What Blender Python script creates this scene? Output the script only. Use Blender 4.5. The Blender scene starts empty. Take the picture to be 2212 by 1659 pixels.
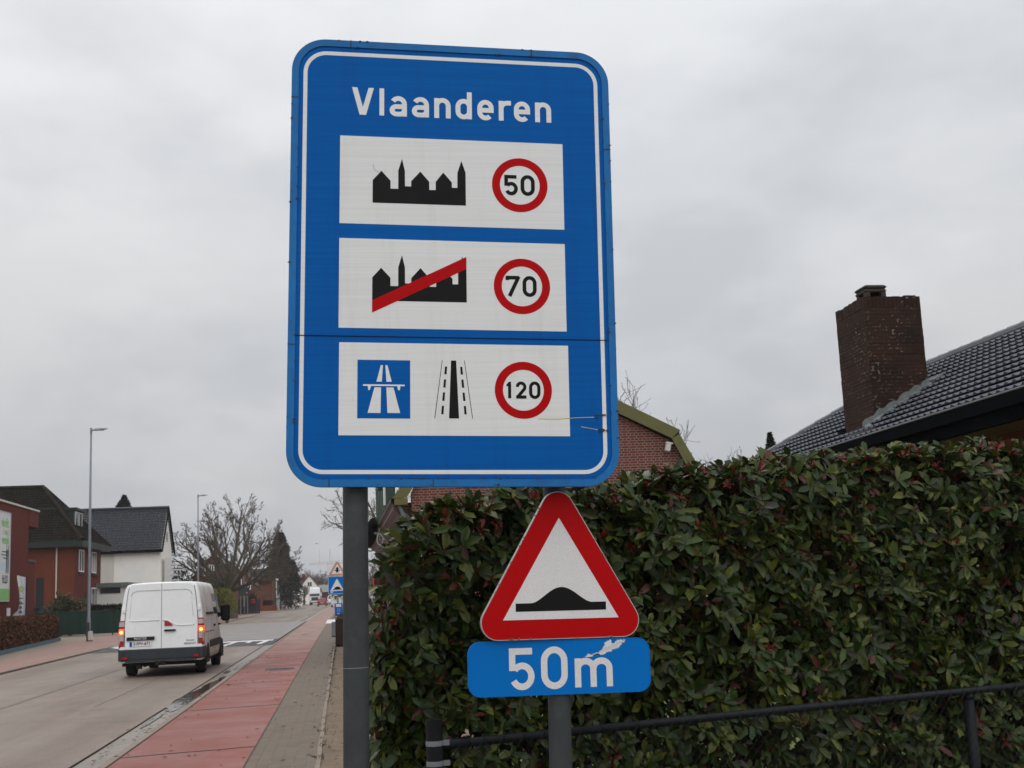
import bpy, math, random
import numpy as np
from mathutils import Vector, Matrix, noise

random.seed(7)
RNG = np.random.default_rng(11)
sc = bpy.context.scene
COL = sc.collection
PI = math.pi

# ------------------------------------------------------------------ camera
F, PCX, PCY = 2700.0, 1106.0, 829.5          # focal length and centre, in pixels of a 2212 x 1659 picture
YAW, PITCH, ROLL = 0.142087, 0.164488, 0.042774
CAM = Vector((0, 0, 1.7))
_w = Vector((math.sin(YAW)*math.cos(PITCH), math.cos(YAW)*math.cos(PITCH), math.sin(PITCH)))
_r0 = Vector((math.cos(YAW), -math.sin(YAW), 0)); _u0 = _r0.cross(_w)
_r = math.cos(ROLL)*_r0 - math.sin(ROLL)*_u0
_u = math.sin(ROLL)*_r0 + math.cos(ROLL)*_u0

def ray(px, py): return _w + _r*((px-PCX)/F) - _u*((py-PCY)/F)
def at(px, py, Y):
    d = ray(px, py); return CAM + d*(Y/d.y)
def atX(px, py, X):
    d = ray(px, py); return CAM + d*(X/d.x)
def atZ(px, py, z):
    d = ray(px, py); return CAM + d*((z-1.7)/d.z)
def gz(Y): return 0.0025*max(0.0, Y-20.0)     # the street climbs a little
def sx(Y): return 2.6e-5*Y*abs(Y)             # and bends a little to the right

cam = bpy.data.cameras.new('camera'); co = bpy.data.objects.new('camera', cam); COL.objects.link(co)
cam.sensor_width = 36; cam.lens = 36*F/2212; cam.clip_start = 0.05; cam.clip_end = 3000
m3 = Matrix((_r, _u, -_w)).transposed()
co.matrix_world = Matrix.Translation(CAM) @ m3.to_4x4()
cam.dof.use_dof = True; cam.dof.focus_distance = 5.6; cam.dof.aperture_fstop = 13
sc.camera = co

# ------------------------------------------------------------------ materials
def lin(r, g, b):
    f = lambda c: (c/255/12.92) if c/255 <= .04045 else ((c/255+.055)/1.055)**2.4
    return (f(r), f(g), f(b))

class NT:
    def __init__(s, name):
        s.m = bpy.data.materials.new(name); s.m.use_nodes = True
        s.t = s.m.node_tree; s.t.nodes.clear()
        s.out = s.n('ShaderNodeOutputMaterial'); s.b = s.n('ShaderNodeBsdfPrincipled')
        s.l(s.b.outputs[0], s.out.inputs['Surface'])
    def n(s, t, **k):
        x = s.t.nodes.new(t)
        for a, v in k.items(): setattr(x, a, v)
        return x
    def l(s, a, b): s.t.links.new(a, b)
    def coord(s, what='Object'):
        if not hasattr(s, '_tc'): s._tc = s.n('ShaderNodeTexCoord')
        return s._tc.outputs[what]
    def noise(s, scale, detail=4, rough=.6, vec=None, stretch=None):
        v = vec or s.coord()
        if stretch:
            mp = s.n('ShaderNodeMapping'); mp.inputs['Scale'].default_value = stretch
            s.l(v, mp.inputs['Vector']); v = mp.outputs[0]
        x = s.n('ShaderNodeTexNoise'); x.inputs['Scale'].default_value = scale
        x.inputs['Detail'].default_value = detail; x.inputs['Roughness'].default_value = rough
        s.l(v, x.inputs['Vector']); return x.outputs['Fac']
    def rng(s, v, a, b, c, d):
        x = s.n('ShaderNodeMapRange'); s.l(v, x.inputs[0])
        for i, q in enumerate((a, b, c, d)): x.inputs[i+1].default_value = q
        return x.outputs[0]
    def mix(s, fac, a, b, mode='MIX'):
        x = s.n('ShaderNodeMix', data_type='RGBA', blend_type=mode)
        for sock, v in ((x.inputs['Factor'], fac), (x.inputs[6], a), (x.inputs[7], b)):
            if isinstance(v, (int, float)): sock.default_value = v
            elif isinstance(v, (tuple, list)): sock.default_value = (*v[:3], 1)
            else: s.l(v, sock)
        return x.outputs[2]
    def mul(s, a, b):
        x = s.n('ShaderNodeMath', operation='MULTIPLY'); s.l(a, x.inputs[0])
        if isinstance(b, (int, float)): x.inputs[1].default_value = b
        else: s.l(b, x.inputs[1])
        return x.outputs[0]
    def bump(s, h, strength, dist=.01):
        x = s.n('ShaderNodeBump'); x.inputs['Strength'].default_value = strength
        x.inputs['Distance'].default_value = dist
        s.l(h, x.inputs['Height']); s.l(x.outputs[0], s.b.inputs['Normal'])
    def set(s, **k):
        for a, v in k.items():
            i = s.b.inputs[a.replace('_', ' ')]
            if isinstance(v, (tuple, list)): i.default_value = (*v[:3], 1)
            elif isinstance(v, (int, float)): i.default_value = v
            else: s.l(v, i)

def sc3(c, k): return tuple(min(1, x*k) for x in c)

def mat(name, col, rough=.6, var=.18, scale=2.0, bump=0.0, bscale=30, metal=0, dirt=None, fine=.1, spec=.3):
    t = NT(name)
    c = t.mix(t.rng(t.noise(scale), .3, .7, 0, 1), sc3(col, 1-var), sc3(col, 1+var))
    if fine: c = t.mix(t.rng(t.noise(scale*18, 3), .35, .65, 0, 1), c, sc3(col, 1-fine*2), 'MIX') if False else t.mix(fine, c, t.mix(t.rng(t.noise(scale*18, 3), .3, .7, 0, 1), sc3(col, .5), sc3(col, 1.5)))
    if dirt: c = t.mix(t.rng(t.noise(scale*2.3, 6, .7), .52, .75, 0, .7), c, dirt)
    t.set(Base_Color=c, Roughness=t.rng(t.noise(scale*3), .3, .7, max(0, rough-.08), min(1, rough+.08)), Metallic=metal, Specular_IOR_Level=spec)
    if bump: t.bump(t.noise(bscale, 6), bump)
    return t.m

def brick(name, c1, c2, mortar, bw=.22, bh=.065, ms=.01, rough=.85, squash=None, stain=None, stainamt=.5):
    t = NT(name)
    br = t.n('ShaderNodeTexBrick'); t.l(t.coord('UV'), br.inputs['Vector'])
    br.inputs['Color1'].default_value = (*c1, 1); br.inputs['Color2'].default_value = (*c2, 1)
    br.inputs['Mortar'].default_value = (*mortar, 1); br.inputs['Scale'].default_value = 1
    br.inputs['Mortar Size'].default_value = ms; br.inputs['Brick Width'].default_value = bw
    br.inputs['Row Height'].default_value = bh; br.inputs['Bias'].default_value = -.1
    br.inputs['Mortar Smooth'].default_value = .1
    if squash: br.squash = squash; br.squash_frequency = 2
    c = t.mix(.35, br.outputs['Color'], t.mix(t.noise(1.1, 5), sc3(c1, .4), sc3(c2, 1.5)))
    c = t.mix(t.mul(t.rng(t.noise(30, 3), .4, .7, 0, 1), .25), c, sc3(c1, .5))
    if stain: c = t.mix(t.mul(t.rng(t.noise(1.7, 8, .7), .45, .7, 0, 1), stainamt), c, stain)
    t.set(Base_Color=c, Roughness=rough, Specular_IOR_Level=.15)
    t.bump(t.rng(br.outputs['Fac'], 0, 1, 1, 0), .6, .006)
    return t.m

def leafmat(name, rough=.42, trans=.18, spec=.5):
    t = NT(name)
    a = t.n('ShaderNodeVertexColor'); a.layer_name = 'tint'
    c = t.mix(t.rng(t.noise(40, 3), .3, .7, 0, .35), a.outputs[0], (.02, .02, .01))
    t.set(Base_Color=c, Roughness=rough, Specular_IOR_Level=spec)
    tr = t.n('ShaderNodeBsdfTranslucent'); t.l(c, tr.inputs[0])
    mx = t.n('ShaderNodeMixShader'); mx.inputs[0].default_value = trans
    t.l(t.b.outputs[0], mx.inputs[1]); t.l(tr.outputs[0], mx.inputs[2]); t.l(mx.outputs[0], t.out.inputs['Surface'])
    return t.m

def glow(name, col, strength):
    t = NT(name); t.set(Base_Color=col, Emission_Color=col, Emission_Strength=strength, Roughness=.2); return t.m

def glassmat(name, col=(.02, .022, .025), rough=.06):
    t = NT(name)
    t.set(Base_Color=t.mix(t.noise(.7), col, sc3(col, 2.2)), Roughness=rough, Specular_IOR_Level=.8); return t.m

M = {}
def sign_white():
    t = NT('sign_white')
    band = t.noise(10, 3, .6, stretch=(.12, 1, 9))
    c = t.mix(t.rng(band, .35, .65, 0, 1), (.715, .71, .688), (.765, .76, .742))
    c = t.mix(t.mul(t.rng(t.noise(5, 6, .7, stretch=(3, 1, .25)), .52, .78, 0, 1), .28), c, (.52, .50, .45))
    c = t.mix(t.rng(t.noise(26, 5, .8), .66, .74, 0, .35), c, (.45, .43, .38))
    t.set(Base_Color=c, Roughness=.45, Specular_IOR_Level=.2); return t.m
M['sign_white'] = sign_white()
def sign_blue():
    t = NT('sign_blue')
    band = t.noise(9, 3, .6, stretch=(.15, 1, 8))
    c = t.mix(t.rng(band, .35, .65, 0, 1), (.0004, .086, .325), (.0008, .106, .390))
    c = t.mix(t.rng(t.noise(1.6, 3), .3, .7, 0, .5), c, (.0006, .098, .385))
    c = t.mix(t.mul(t.rng(t.noise(5, 6, .7, stretch=(3, 1, .25)), .52, .78, 0, 1), .35), c, (.006, .055, .22))
    c = t.mix(t.rng(t.noise(24, 5, .8), .66, .74, 0, .3), c, (.05, .13, .33))
    t.set(Base_Color=c, Roughness=.45, Specular_IOR_Level=.07); return t.m
M['sign_blue'] = sign_blue()
M['plate_blue'] = mat('plate_blue', (.0008, .150, .50), .4, .06, 2, fine=.02, spec=.08)
M['frame_blue'] = mat('frame_blue', (.006, .135, .38), .5, .14, 4, dirt=(.02, .07, .16), fine=.06, spec=.25)
M['sign_red'] = mat('sign_red', (.44, .0015, .003), .42, .06, 3, fine=.03, spec=.08)
M['sign_black'] = mat('sign_black', (.005, .0045, .004), .5, .1, 3, spec=.15)
M['grime'] = mat('grime', (.05, .05, .035), .9, .4, 30)
M['yellow_mark'] = mat('yellow_mark', (.50, .45, .10), .7, .2, 20)
def honeycomb():
    t = NT('honeycomb_white')
    c = t.mix(t.rng(t.noise(160, 2), .42, .58, 0, 1), (.66, .635, .625), (.73, .705, .69))
    t.set(Base_Color=c, Roughness=.45, Specular_IOR_Level=.2); return t.m
M['honey'] = honeycomb()
M['pole'] = mat('pole_grey_paint', (.040, .045, .046), .6, .16, 3, .2, 60, dirt=(.070, .074, .072), fine=.12, spec=.25)
M['galv'] = mat('galvanised_steel', (.20, .215, .23), .5, .12, 3, fine=.06, metal=.25)
M['alu'] = mat('bare_aluminium', (.45, .45, .44), .4, .1, 5, metal=.6)
M['black_steel'] = mat('black_coated_steel', (.009, .010, .012), .45, .2, 6, fine=.1, spec=.18)
M['dark_metal'] = mat('dark_metal', (.03, .033, .037), .5, .15, 4)

def concrete_road():
    t = NT('concrete_road')
    c = t.mix(t.rng(t.noise(.35, 5), .3, .7, 0, 1), (.196, .150, .120), (.268, .212, .174))
    c = t.mix(t.rng(t.noise(1.0, 3, .5, stretch=(1.1, .02, 1)), .36, .58, 0, .6), c, (.138, .102, .078))
    c = t.mix(t.rng(t.noise(1.5, 6, .7, stretch=(1, .15, 1)), .45, .75, 0, .5), c, (.150, .110, .080))
    c = t.mix(t.rng(t.noise(.9, 6, .75), .57, .67, 0, .6), c, (.080, .062, .050))
    v = t.n('ShaderNodeTexVoronoi'); v.inputs['Scale'].default_value = 38; t.l(t.coord(), v.inputs['Vector'])
    c = t.mix(t.rng(v.outputs['Distance'], .05, .3, .75, 0), c, (.50, .40, .32))
    c = t.mix(t.rng(t.noise(70, 2), .45, .7, 0, .6), c, (.11, .088, .07))
    t.set(Base_Color=c, Roughness=t.rng(t.noise(.5, 5, stretch=(1, .2, 1)), .35, .65, .42, .7), Specular_IOR_Level=.22)
    t.bump(t.noise(90, 4), .35, .004); return t.m
M['road'] = concrete_road()
def red_path():
    t = NT('red_cycle_concrete')
    c = t.mix(t.rng(t.noise(.5, 5), .3, .7, 0, 1), (.205, .050, .038), (.265, .080, .062))
    c = t.mix(t.rng(t.noise(1.2, 6, .7), .5, .75, 0, .45), c, (.24, .112, .088))
    c = t.mix(t.rng(t.noise(2.2, 7, .75), .58, .70, 0, .45), c, (.105, .040, .032))
    v = t.n('ShaderNodeTexVoronoi'); v.inputs['Scale'].default_value = 55; t.l(t.coord(), v.inputs['Vector'])
    c = t.mix(t.rng(v.outputs['Distance'], .05, .25, .8, 0), c, (.52, .34, .28))
    c = t.mix(t.rng(t.noise(80, 2), .5, .7, 0, .5), c, (.17, .06, .05))
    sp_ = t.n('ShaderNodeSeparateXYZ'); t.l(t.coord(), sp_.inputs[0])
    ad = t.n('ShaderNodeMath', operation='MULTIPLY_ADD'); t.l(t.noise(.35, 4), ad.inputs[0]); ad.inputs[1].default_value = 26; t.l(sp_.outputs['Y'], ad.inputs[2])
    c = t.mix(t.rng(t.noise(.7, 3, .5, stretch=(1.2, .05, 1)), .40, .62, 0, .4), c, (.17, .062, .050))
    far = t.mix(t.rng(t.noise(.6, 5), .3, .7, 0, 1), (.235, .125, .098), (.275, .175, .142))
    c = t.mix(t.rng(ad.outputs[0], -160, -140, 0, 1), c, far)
    t.set(Base_Color=c, Roughness=t.rng(t.noise(.8, 4), .35, .65, .45, .7), Specular_IOR_Level=.22)
    t.bump(t.noise(110, 4), .3, .004); return t.m
M['redpath'] = red_path()
M['redpath_pale'] = mat('pale_red_paving', (.245, .132, .102), .6, .15, .6, .2, 80, dirt=(.225, .165, .135), fine=.15)
def pavers():
    t = NT('grey_concrete_pavers')
    br = t.n('ShaderNodeTexBrick')
    mp = t.n('ShaderNodeMapping'); mp.inputs['Rotation'].default_value = (0, 0, PI/2)
    t.l(t.coord('UV'), mp.inputs['Vector']); t.l(mp.outputs[0], br.inputs['Vector'])
    br.inputs['Color1'].default_value = (.112, .080, .056, 1); br.inputs['Color2'].default_value = (.150, .110, .078, 1)
    br.inputs['Mortar'].default_value = (.085, .075, .058, 1); br.inputs['Scale'].default_value = 1
    br.inputs['Brick Width'].default_value = .22; br.inputs['Row Height'].default_value = .13; br.inputs['Mortar Size'].default_value = .006
    c = t.mix(t.rng(t.noise(.9, 5), .35, .7, 0, .5), br.outputs['Color'], (.15, .125, .10))
    c = t.mix(t.rng(t.noise(60, 3), .4, .7, 0, .3), c, (.19, .158, .128))
    w = t.rng(t.noise(3.5, 4), .56, .66, 0, 1)
    f2 = t.mul(br.outputs['Fac'], w); c = t.mix(f2, c, (.25, .21, .165))
    t.set(Base_Color=c, Roughness=.7, Specular_IOR_Level=.2); t.bump(t.rng(br.outputs['Fac'], 0, 1, 1, 0), .5, .005); return t.m
M['pavers'] = pavers()
M['kerb'] = mat('kerb_concrete', (.200, .148, .108), .6, .2, 1.2, .25, 70, dirt=(.12, .095, .072), fine=.2)
M['gutter'] = mat('wet_gutter_concrete', (.200, .162, .128), .35, .2, .8, .2, 70, dirt=(.13, .115, .10), fine=.15)
M['asphalt'] = mat('grey_asphalt', (.020, .021, .023), .6, .15, 1, .3, 120, fine=.25)
M['plateau'] = mat('grey_plateau_concrete', (.180, .158, .142), .4, .14, .5, .2, 80, dirt=(.215, .185, .16), fine=.15)
M['marking'] = mat('white_road_paint', (.62, .61, .58), .6, .08, 3, dirt=(.4, .38, .35))
M['joint'] = mat('dark_joint', (.062, .048, .038), .8, .3, 2)
M['puddle'] = mat('wet_dark_mud', (.045, .035, .026), .08, .4, 2)
M['soil'] = mat('sandy_soil', (.165, .120, .080), .9, .25, 1.6, .8, 45, dirt=(.09, .062, .040), fine=.35)
M['ground'] = mat('rough_ground', (.09, .085, .05), .95, .3, .4, .5, 20, fine=.3)
M['lawn'] = mat('lawn_green', (.105, .130, .030), .9, .25, 2.0, .6, 60, dirt=(.13, .105, .05), fine=.3)

M['leaf'] = leafmat('hedge_leaf', .36, .20, .27)
M['leaf_dry'] = leafmat('dry_leaf', .65, .12, .3)
M['needle'] = leafmat('needle_leaf', .7, .08, .3)
M['bark'] = mat('bark', (.085, .068, .046), .9, .3, 3, .6, 20, dirt=(.095, .100, .040), fine=.2)
M['twig'] = mat('twig', (.100, .078, .060), .9, .25, 3)
M['stem'] = mat('hedge_stem', (.050, .026, .018), .8, .3, 8)

def chimney_brick():
    m = brick('weathered_chimney_brick', (.030, .014, .009), (.050, .021, .013), (.030, .022, .015), .20, .060, .010, stain=(.012, .009, .006), stainamt=.85)
    t = m.node_tree; b = next(n for n in t.nodes if n.type == 'BSDF_PRINCIPLED'); br = next(n for n in t.nodes if n.type == 'TEX_BRICK')
    src = b.inputs['Base Color'].links[0].from_socket; tc = next(n for n in t.nodes if n.type == 'TEX_COORD')
    n1 = t.nodes.new('ShaderNodeTexNoise'); n1.inputs['Scale'].default_value = 17; n1.inputs['Detail'].default_value = 6; t.links.new(tc.outputs['Object'], n1.inputs['Vector'])
    n2 = t.nodes.new('ShaderNodeTexNoise'); n2.inputs['Scale'].default_value = 1.3; t.links.new(tc.outputs['Object'], n2.inputs['Vector'])
    r1 = t.nodes.new('ShaderNodeMapRange'); t.links.new(n1.outputs['Fac'], r1.inputs[0]); r1.inputs[1].default_value = .55; r1.inputs[2].default_value = .66
    r2 = t.nodes.new('ShaderNodeMapRange'); t.links.new(n2.outputs['Fac'], r2.inputs[0]); r2.inputs[1].default_value = .42; r2.inputs[2].default_value = .60
    a = t.nodes.new('ShaderNodeMath'); a.operation = 'MULTIPLY'; t.links.new(r1.outputs[0], a.inputs[0]); t.links.new(r2.outputs[0], a.inputs[1])
    c = t.nodes.new('ShaderNodeMath'); c.operation = 'MULTIPLY'; t.links.new(a.outputs[0], c.inputs[0]); t.links.new(br.outputs['Fac'], c.inputs[1])
    mx = t.nodes.new('ShaderNodeMix'); mx.data_type = 'RGBA'; t.links.new(c.outputs[0], mx.inputs['Factor']); t.links.new(src, mx.inputs[6]); mx.inputs[7].default_value = (.20, .17, .135, 1)
    t.links.new(mx.outputs[2], b.inputs['Base Color']); return m
M['brick_dark'] = brick('dark_red_brick', (.105, .020, .015), (.140, .030, .022), (.090, .036, .028))
M['brick_orange'] = brick('orange_red_brick', (.148, .038, .020), (.185, .050, .027), (.125, .052, .034), stain=(.10, .03, .02), stainamt=.3)
M['brick_gable'] = brick('red_brick_pale_joints', (.112, .026, .018), (.160, .046, .033), (.33, .24, .205), .205, .0655, .0105, squash=.5)
M['brick_chimney'] = chimney_brick()
M['brick_warm'] = brick('brown_brick', (.125, .045, .024), (.165, .062, .034), (.105, .060, .040))
M['white_wall'] = mat('white_painted_wall', (.80, .765, .70), .7, .06, .6, .1, 20, dirt=(.68, .64, .57), fine=.03)
M['white_frame'] = mat('white_frame', (.70, .69, .66), .5, .05, 2)
M['cream'] = mat('cream_panel', (.55, .52, .46), .6, .06, 2)
M['olive'] = mat('olive_green_board', (.120, .110, .034), .55, .08, 1.5, dirt=(.10, .095, .035), fine=.05)
M['dkgreen'] = mat('dark_green_board', (.014, .024, .017), .55, .15, 2)
M['green_slate'] = mat('green_cladding', (.045, .080, .055), .6, .15, 2)
M['tile_black'] = mat('glossy_slate_tile', (.078, .084, .100), .5, .25, 1.5, .05, 30, dirt=(.10, .088, .072), fine=.1)
M['tile_anthracite'] = mat('anthracite_tile', (.026, .028, .036), .42, .18, 1.5, fine=.1)
M['tile_moss'] = mat('mossy_brown_tile', (.019, .0145, .011), .9, .35, 1.2, .3, 30, dirt=(.036, .038, .014), fine=.2, spec=.1)
M['tile_dark'] = mat('dark_brown_tile', (.045, .036, .030), .8, .2, 1)
M['tile_red'] = mat('red_brown_tile', (.150, .060, .045), .8, .2, 1)
M['fascia'] = mat('black_fascia', (.006, .0065, .008), .8, .2, 3, spec=0.0)
M['soffit'] = mat('wood_soffit', (.115, .088, .056), .7, .2, 3)
M['brownwood'] = mat('brown_painted_wood', (.075, .038, .028), .5, .25, 3, .2, 30, dirt=(.12, .09, .08))
M['zinc'] = mat('lead_flashing', (.14, .152, .148), .6, .25, 8, .4, 30, dirt=(.24, .25, .23))
M['concrete'] = mat('mossy_concrete', (.115, .10, .075), .9, .3, 6, .6, 30, dirt=(.07, .065, .03), fine=.25)
M['glass'] = glassmat('window_glass')
M['van_glass'] = mat('dark_van_glass', (.012, .008, .008), .25, .2, 2, spec=.12)
M['rust'] = mat('rusty_brown_steel', (.038, .016, .012), .75, .25, 2, fine=.12)
M['van_white'] = mat('white_van_paint', (.80, .80, .785), .28, .03, 1.2, dirt=(.72, .71, .68), fine=.02)
def van_side():
    t = NT('dirty_white_van_paint')
    c = t.mix(t.rng(t.noise(2.2, 6, .7), .40, .68, 0, .85), (.74, .735, .715), (.42, .35, .29))
    t.set(Base_Color=c, Roughness=.4); return t.m
M['van_side'] = van_side()
M['van_grey'] = mat('dark_grey_plastic', (.030, .034, .038), .6, .12, 3, fine=.08)
M['rubber'] = mat('rubber', (.014, .013, .013), .8, .2, 6)
M['black'] = mat('matt_black', (.006, .006, .006), .7, .2, 5)
M['seam'] = mat('panel_gap', (.10, .10, .10), .7, .1, 5)
M['lamp_red'] = mat('red_lens', (.30, .010, .010), .2, .1, 8)
M['lamp_clear'] = mat('clear_lens', (.42, .34, .33), .2, .2, 12)
M['lamp_on'] = glow('lit_tail_lamp', (1.0, .11, .02), .55)
M['lamp_core'] = glow('lit_tail_lamp_core', (1.0, .46, .10), 3.2)
M['car_red'] = mat('red_car_paint', (.33, .018, .026), .3, .05, 1)
M['car_white'] = mat('white_car_paint', (.68, .68, .68), .3, .04, 1)
M['car_dark'] = mat('dark_car_paint', (.05, .055, .06), .3, .1, 1)
M['truck_red'] = mat('red_truck_side', (.25, .03, .02), .5, .1, 1)
M['banner'] = mat('white_cloth', (.60, .58, .60), .8, .08, 3)
M['navy'] = mat('navy_cloth', (.020, .014, .060), .8, .1, 3)
M['green_net'] = mat('green_windbreak_cloth', (.010, .030, .022), .8, .25, .8, .4, 14)
M['poster'] = mat('white_poster', (.60, .61, .59), .5, .04, 1)
M['poster_green'] = mat('poster_green', (.20, .46, .13), .5, .06, 1)
M['poster_pale'] = mat('poster_pale_green', (.45, .62, .40), .5, .05, 1)
M['poster_dark'] = mat('poster_dark_print', (.05, .06, .07), .5, .3, 9)
M['poster_blue'] = mat('poster_pale_blue', (.42, .58, .72), .5, .05, 1)
M['banner_green'] = mat('banner_lime', (.42, .52, .10), .8, .05, 1)
M['blue_trim'] = mat('blue_grey_edging', (.06, .11, .14), .7, .2, 2)
M['blue_box'] = mat('blue_box_paint', (.008, .13, .46), .45, .08, 2)
M['faded_red'] = mat('faded_red_sign', (.56, .26, .19), .6, .1, 3)
M['orange_red'] = mat('orange_red_rim', (.42, .040, .020), .5, .1, 3)
M['crane'] = mat('pale_crane_paint', (.45, .33, .30), .6, .1, 1)

# ------------------------------------------------------------------ mesh builder
LOC = {}
def org(o):
    v = Vector((0, 0, 0))
    while o is not None:
        v += LOC.get(o.name, Vector((0, 0, 0))); o = o.parent
    return v

class MB:
    def __init__(s, M_=None):
        s.v = []; s.f = []; s.m = []; s.M = M_
    def add(s, vs, fs, mi=0):
        n = len(s.v)
        s.v += [(s.M @ Vector(p)) if s.M else Vector(p) for p in vs]
        for f in fs: s.f.append([i+n for i in f]); s.m.append(mi)
        return s
    def box(s, x0, x1, y0, y1, z0, z1, mi=0):
        vs = [(x, y, z) for z in (z0, z1) for y in (y0, y1) for x in (x0, x1)]
        return s.add(vs, [(0, 2, 3, 1), (4, 5, 7, 6), (0, 1, 5, 4), (2, 6, 7, 3), (0, 4, 6, 2), (1, 3, 7, 5)], mi)
    def bevbox(s, x0, x1, y0, y1, z0, z1, b=.02, mi=0):
        bm_pts = []
        for z, q in ((z0, b), (z0+b, 0), (z1-b, 0), (z1, b)):
            x_0, x_1, y_0, y_1 = x0+q, x1-q, y0+q, y1-q
            c = b
            bm_pts.append([(x_0+c, y_0, z), (x_1-c, y_0, z), (x_1, y_0+c, z), (x_1, y_1-c, z), (x_1-c, y_1, z), (x_0+c, y_1, z), (x_0, y_1-c, z), (x_0, y_0+c, z)])
        return s.loft(bm_pts, mi, True, True)
    def poly(s, pts, mi=0): return s.add(pts, [list(range(len(pts)))], mi)
    def prism(s, pts, ext, mi=0, side=None):
        n = len(pts); e = Vector(ext)
        vs = [Vector(p) for p in pts] + [Vector(p)+e for p in pts]
        side = mi if side is None else side
        s.add(vs, [list(range(n)), list(range(2*n-1, n-1, -1))], mi)
        return s.add(vs, [(i, i+n, (i+1) % n+n, (i+1) % n) for i in range(n)], side)
    def ring(s, outer, inner, z0, z1, mi=0):
        n = len(outer)
        vs = [(a, b, z1) for a, b in outer]+[(a, b, z1) for a, b in inner]+[(a, b, z0) for a, b in outer]+[(a, b, z0) for a, b in inner]
        fs = []
        for i in range(n):
            j = (i+1) % n
            fs += [(i, j, n+j, n+i), (2*n+i, 2*n+j, j, i), (n+i, n+j, 3*n+j, 3*n+i), (2*n+j, 2*n+i, 3*n+i, 3*n+j)]
        return s.add(vs, fs, mi)
    def loft(s, rings, mi=0, cap0=False, cap1=False):
        n = len(rings[0]); vs = [p for r in rings for p in r]; fs = []
        for k in range(len(rings)-1):
            for i in range(n):
                j = (i+1) % n
                fs.append((k*n+i, k*n+j, (k+1)*n+j, (k+1)*n+i))
        if cap0: fs.append(list(range(n-1, -1, -1)))
        if cap1: fs.append([(len(rings)-1)*n+i for i in range(n)])
        return s.add(vs, fs, mi)
    def tube(s, pts, r, n=8, mi=0, cap=True):
        pts = [Vector(p) for p in pts]
        if not isinstance(r, (list, tuple)): r = [r]*len(pts)
        rings = []; prev = None
        for i, p in enumerate(pts):
            d = (pts[min(i+1, len(pts)-1)]-pts[max(i-1, 0)]).normalized()
            if prev is None:
                a = Vector((0, 0, 1)) if abs(d.z) < .9 else Vector((1, 0, 0))
                x = d.cross(a).normalized()
            else: x = (prev - d*prev.dot(d)).normalized()
            prev = x; y = d.cross(x)
            rings.append([p + x*(r[i]*math.cos(2*PI*k/n)) + y*(r[i]*math.sin(2*PI*k/n)) for k in range(n)])
        return s.loft(rings, mi, cap, cap)
    def lathe(s, prof, axis='Z', n=24, c=(0, 0, 0), mi=0, cap=True):
        rings = []
        for r, h in prof:
            ring = []
            for k in range(n):
                a, b = r*math.cos(2*PI*k/n), r*math.sin(2*PI*k/n)
                p = (a, b, h) if axis == 'Z' else ((h, a, b) if axis == 'X' else (b, h, a))
                ring.append(Vector(p)+Vector(c))
            rings.append(ring)
        return s.loft(rings, mi, cap, cap)
    def ribbon(s, pts, w, z, closed=False, mi=0):
        P = [Vector((a, b)) for i, (a, b) in enumerate(pts) if i == 0 or abs(a-pts[i-1][0])+abs(b-pts[i-1][1]) > 1e-7]; n = len(P); L = []; R = []
        for i in range(n):
            if closed: d0 = (P[i]-P[i-1]).normalized(); d1 = (P[(i+1) % n]-P[i]).normalized()
            else:
                d0 = (P[i]-P[i-1]).normalized() if i else (P[1]-P[0]).normalized()
                d1 = (P[i+1]-P[i]).normalized() if i < n-1 else d0
            t = (d0+d1).normalized(); nn = Vector((-t.y, t.x)); k = w/2/max(.35, nn.dot(Vector((-d1.y, d1.x))))
            L.append(P[i]+nn*k); R.append(P[i]-nn*k)
        vs = [(p.x, p.y, z) for p in R]+[(p.x, p.y, z) for p in L]
        rng_ = range(n) if closed else range(n-1)
        return s.add(vs, [(i, (i+1) % n, n+(i+1) % n, n+i) for i in rng_], mi)
    def build(s, name, mats, parent=None, smooth=False, uv=True, loc=None):
        if not isinstance(mats, (list, tuple)): mats = [mats]
        if parent is None and loc is None:
            xs = [v.x for v in s.v]; ys = [v.y for v in s.v]; zs = [v.z for v in s.v]
            loc = Vector(((min(xs)+max(xs))/2, (min(ys)+max(ys))/2, min(zs)))
        o_ = Vector(loc) if parent is None else org(parent)
        me = bpy.data.meshes.new(name)
        me.from_pydata([tuple(v-o_) for v in s.v], [], s.f)
        for m_ in mats: me.materials.append(m_)
        me.polygons.foreach_set('material_index', s.m)
        if smooth: me.polygons.foreach_set('use_smooth', [True]*len(s.f))
        if uv:
            lay = me.uv_layers.new(name='UVMap'); Z = Vector((0, 0, 1))
            for p in me.polygons:
                n = p.normal
                if abs(n.z) > .97: a, b = Vector((1, 0, 0)), Vector((0, 1, 0))
                else: a = Z.cross(n).normalized(); b = n.cross(a)
                for li in p.loop_indices:
                    q = me.vertices[me.loops[li].vertex_index].co + o_
                    lay.data[li].uv = (q.dot(a), q.dot(b))
        me.update()
        o = bpy.data.objects.new(name, me); COL.objects.link(o)
        if parent is None: o.location = loc; LOC[o.name] = Vector(loc)
        else: o.parent = parent
        return o

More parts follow.
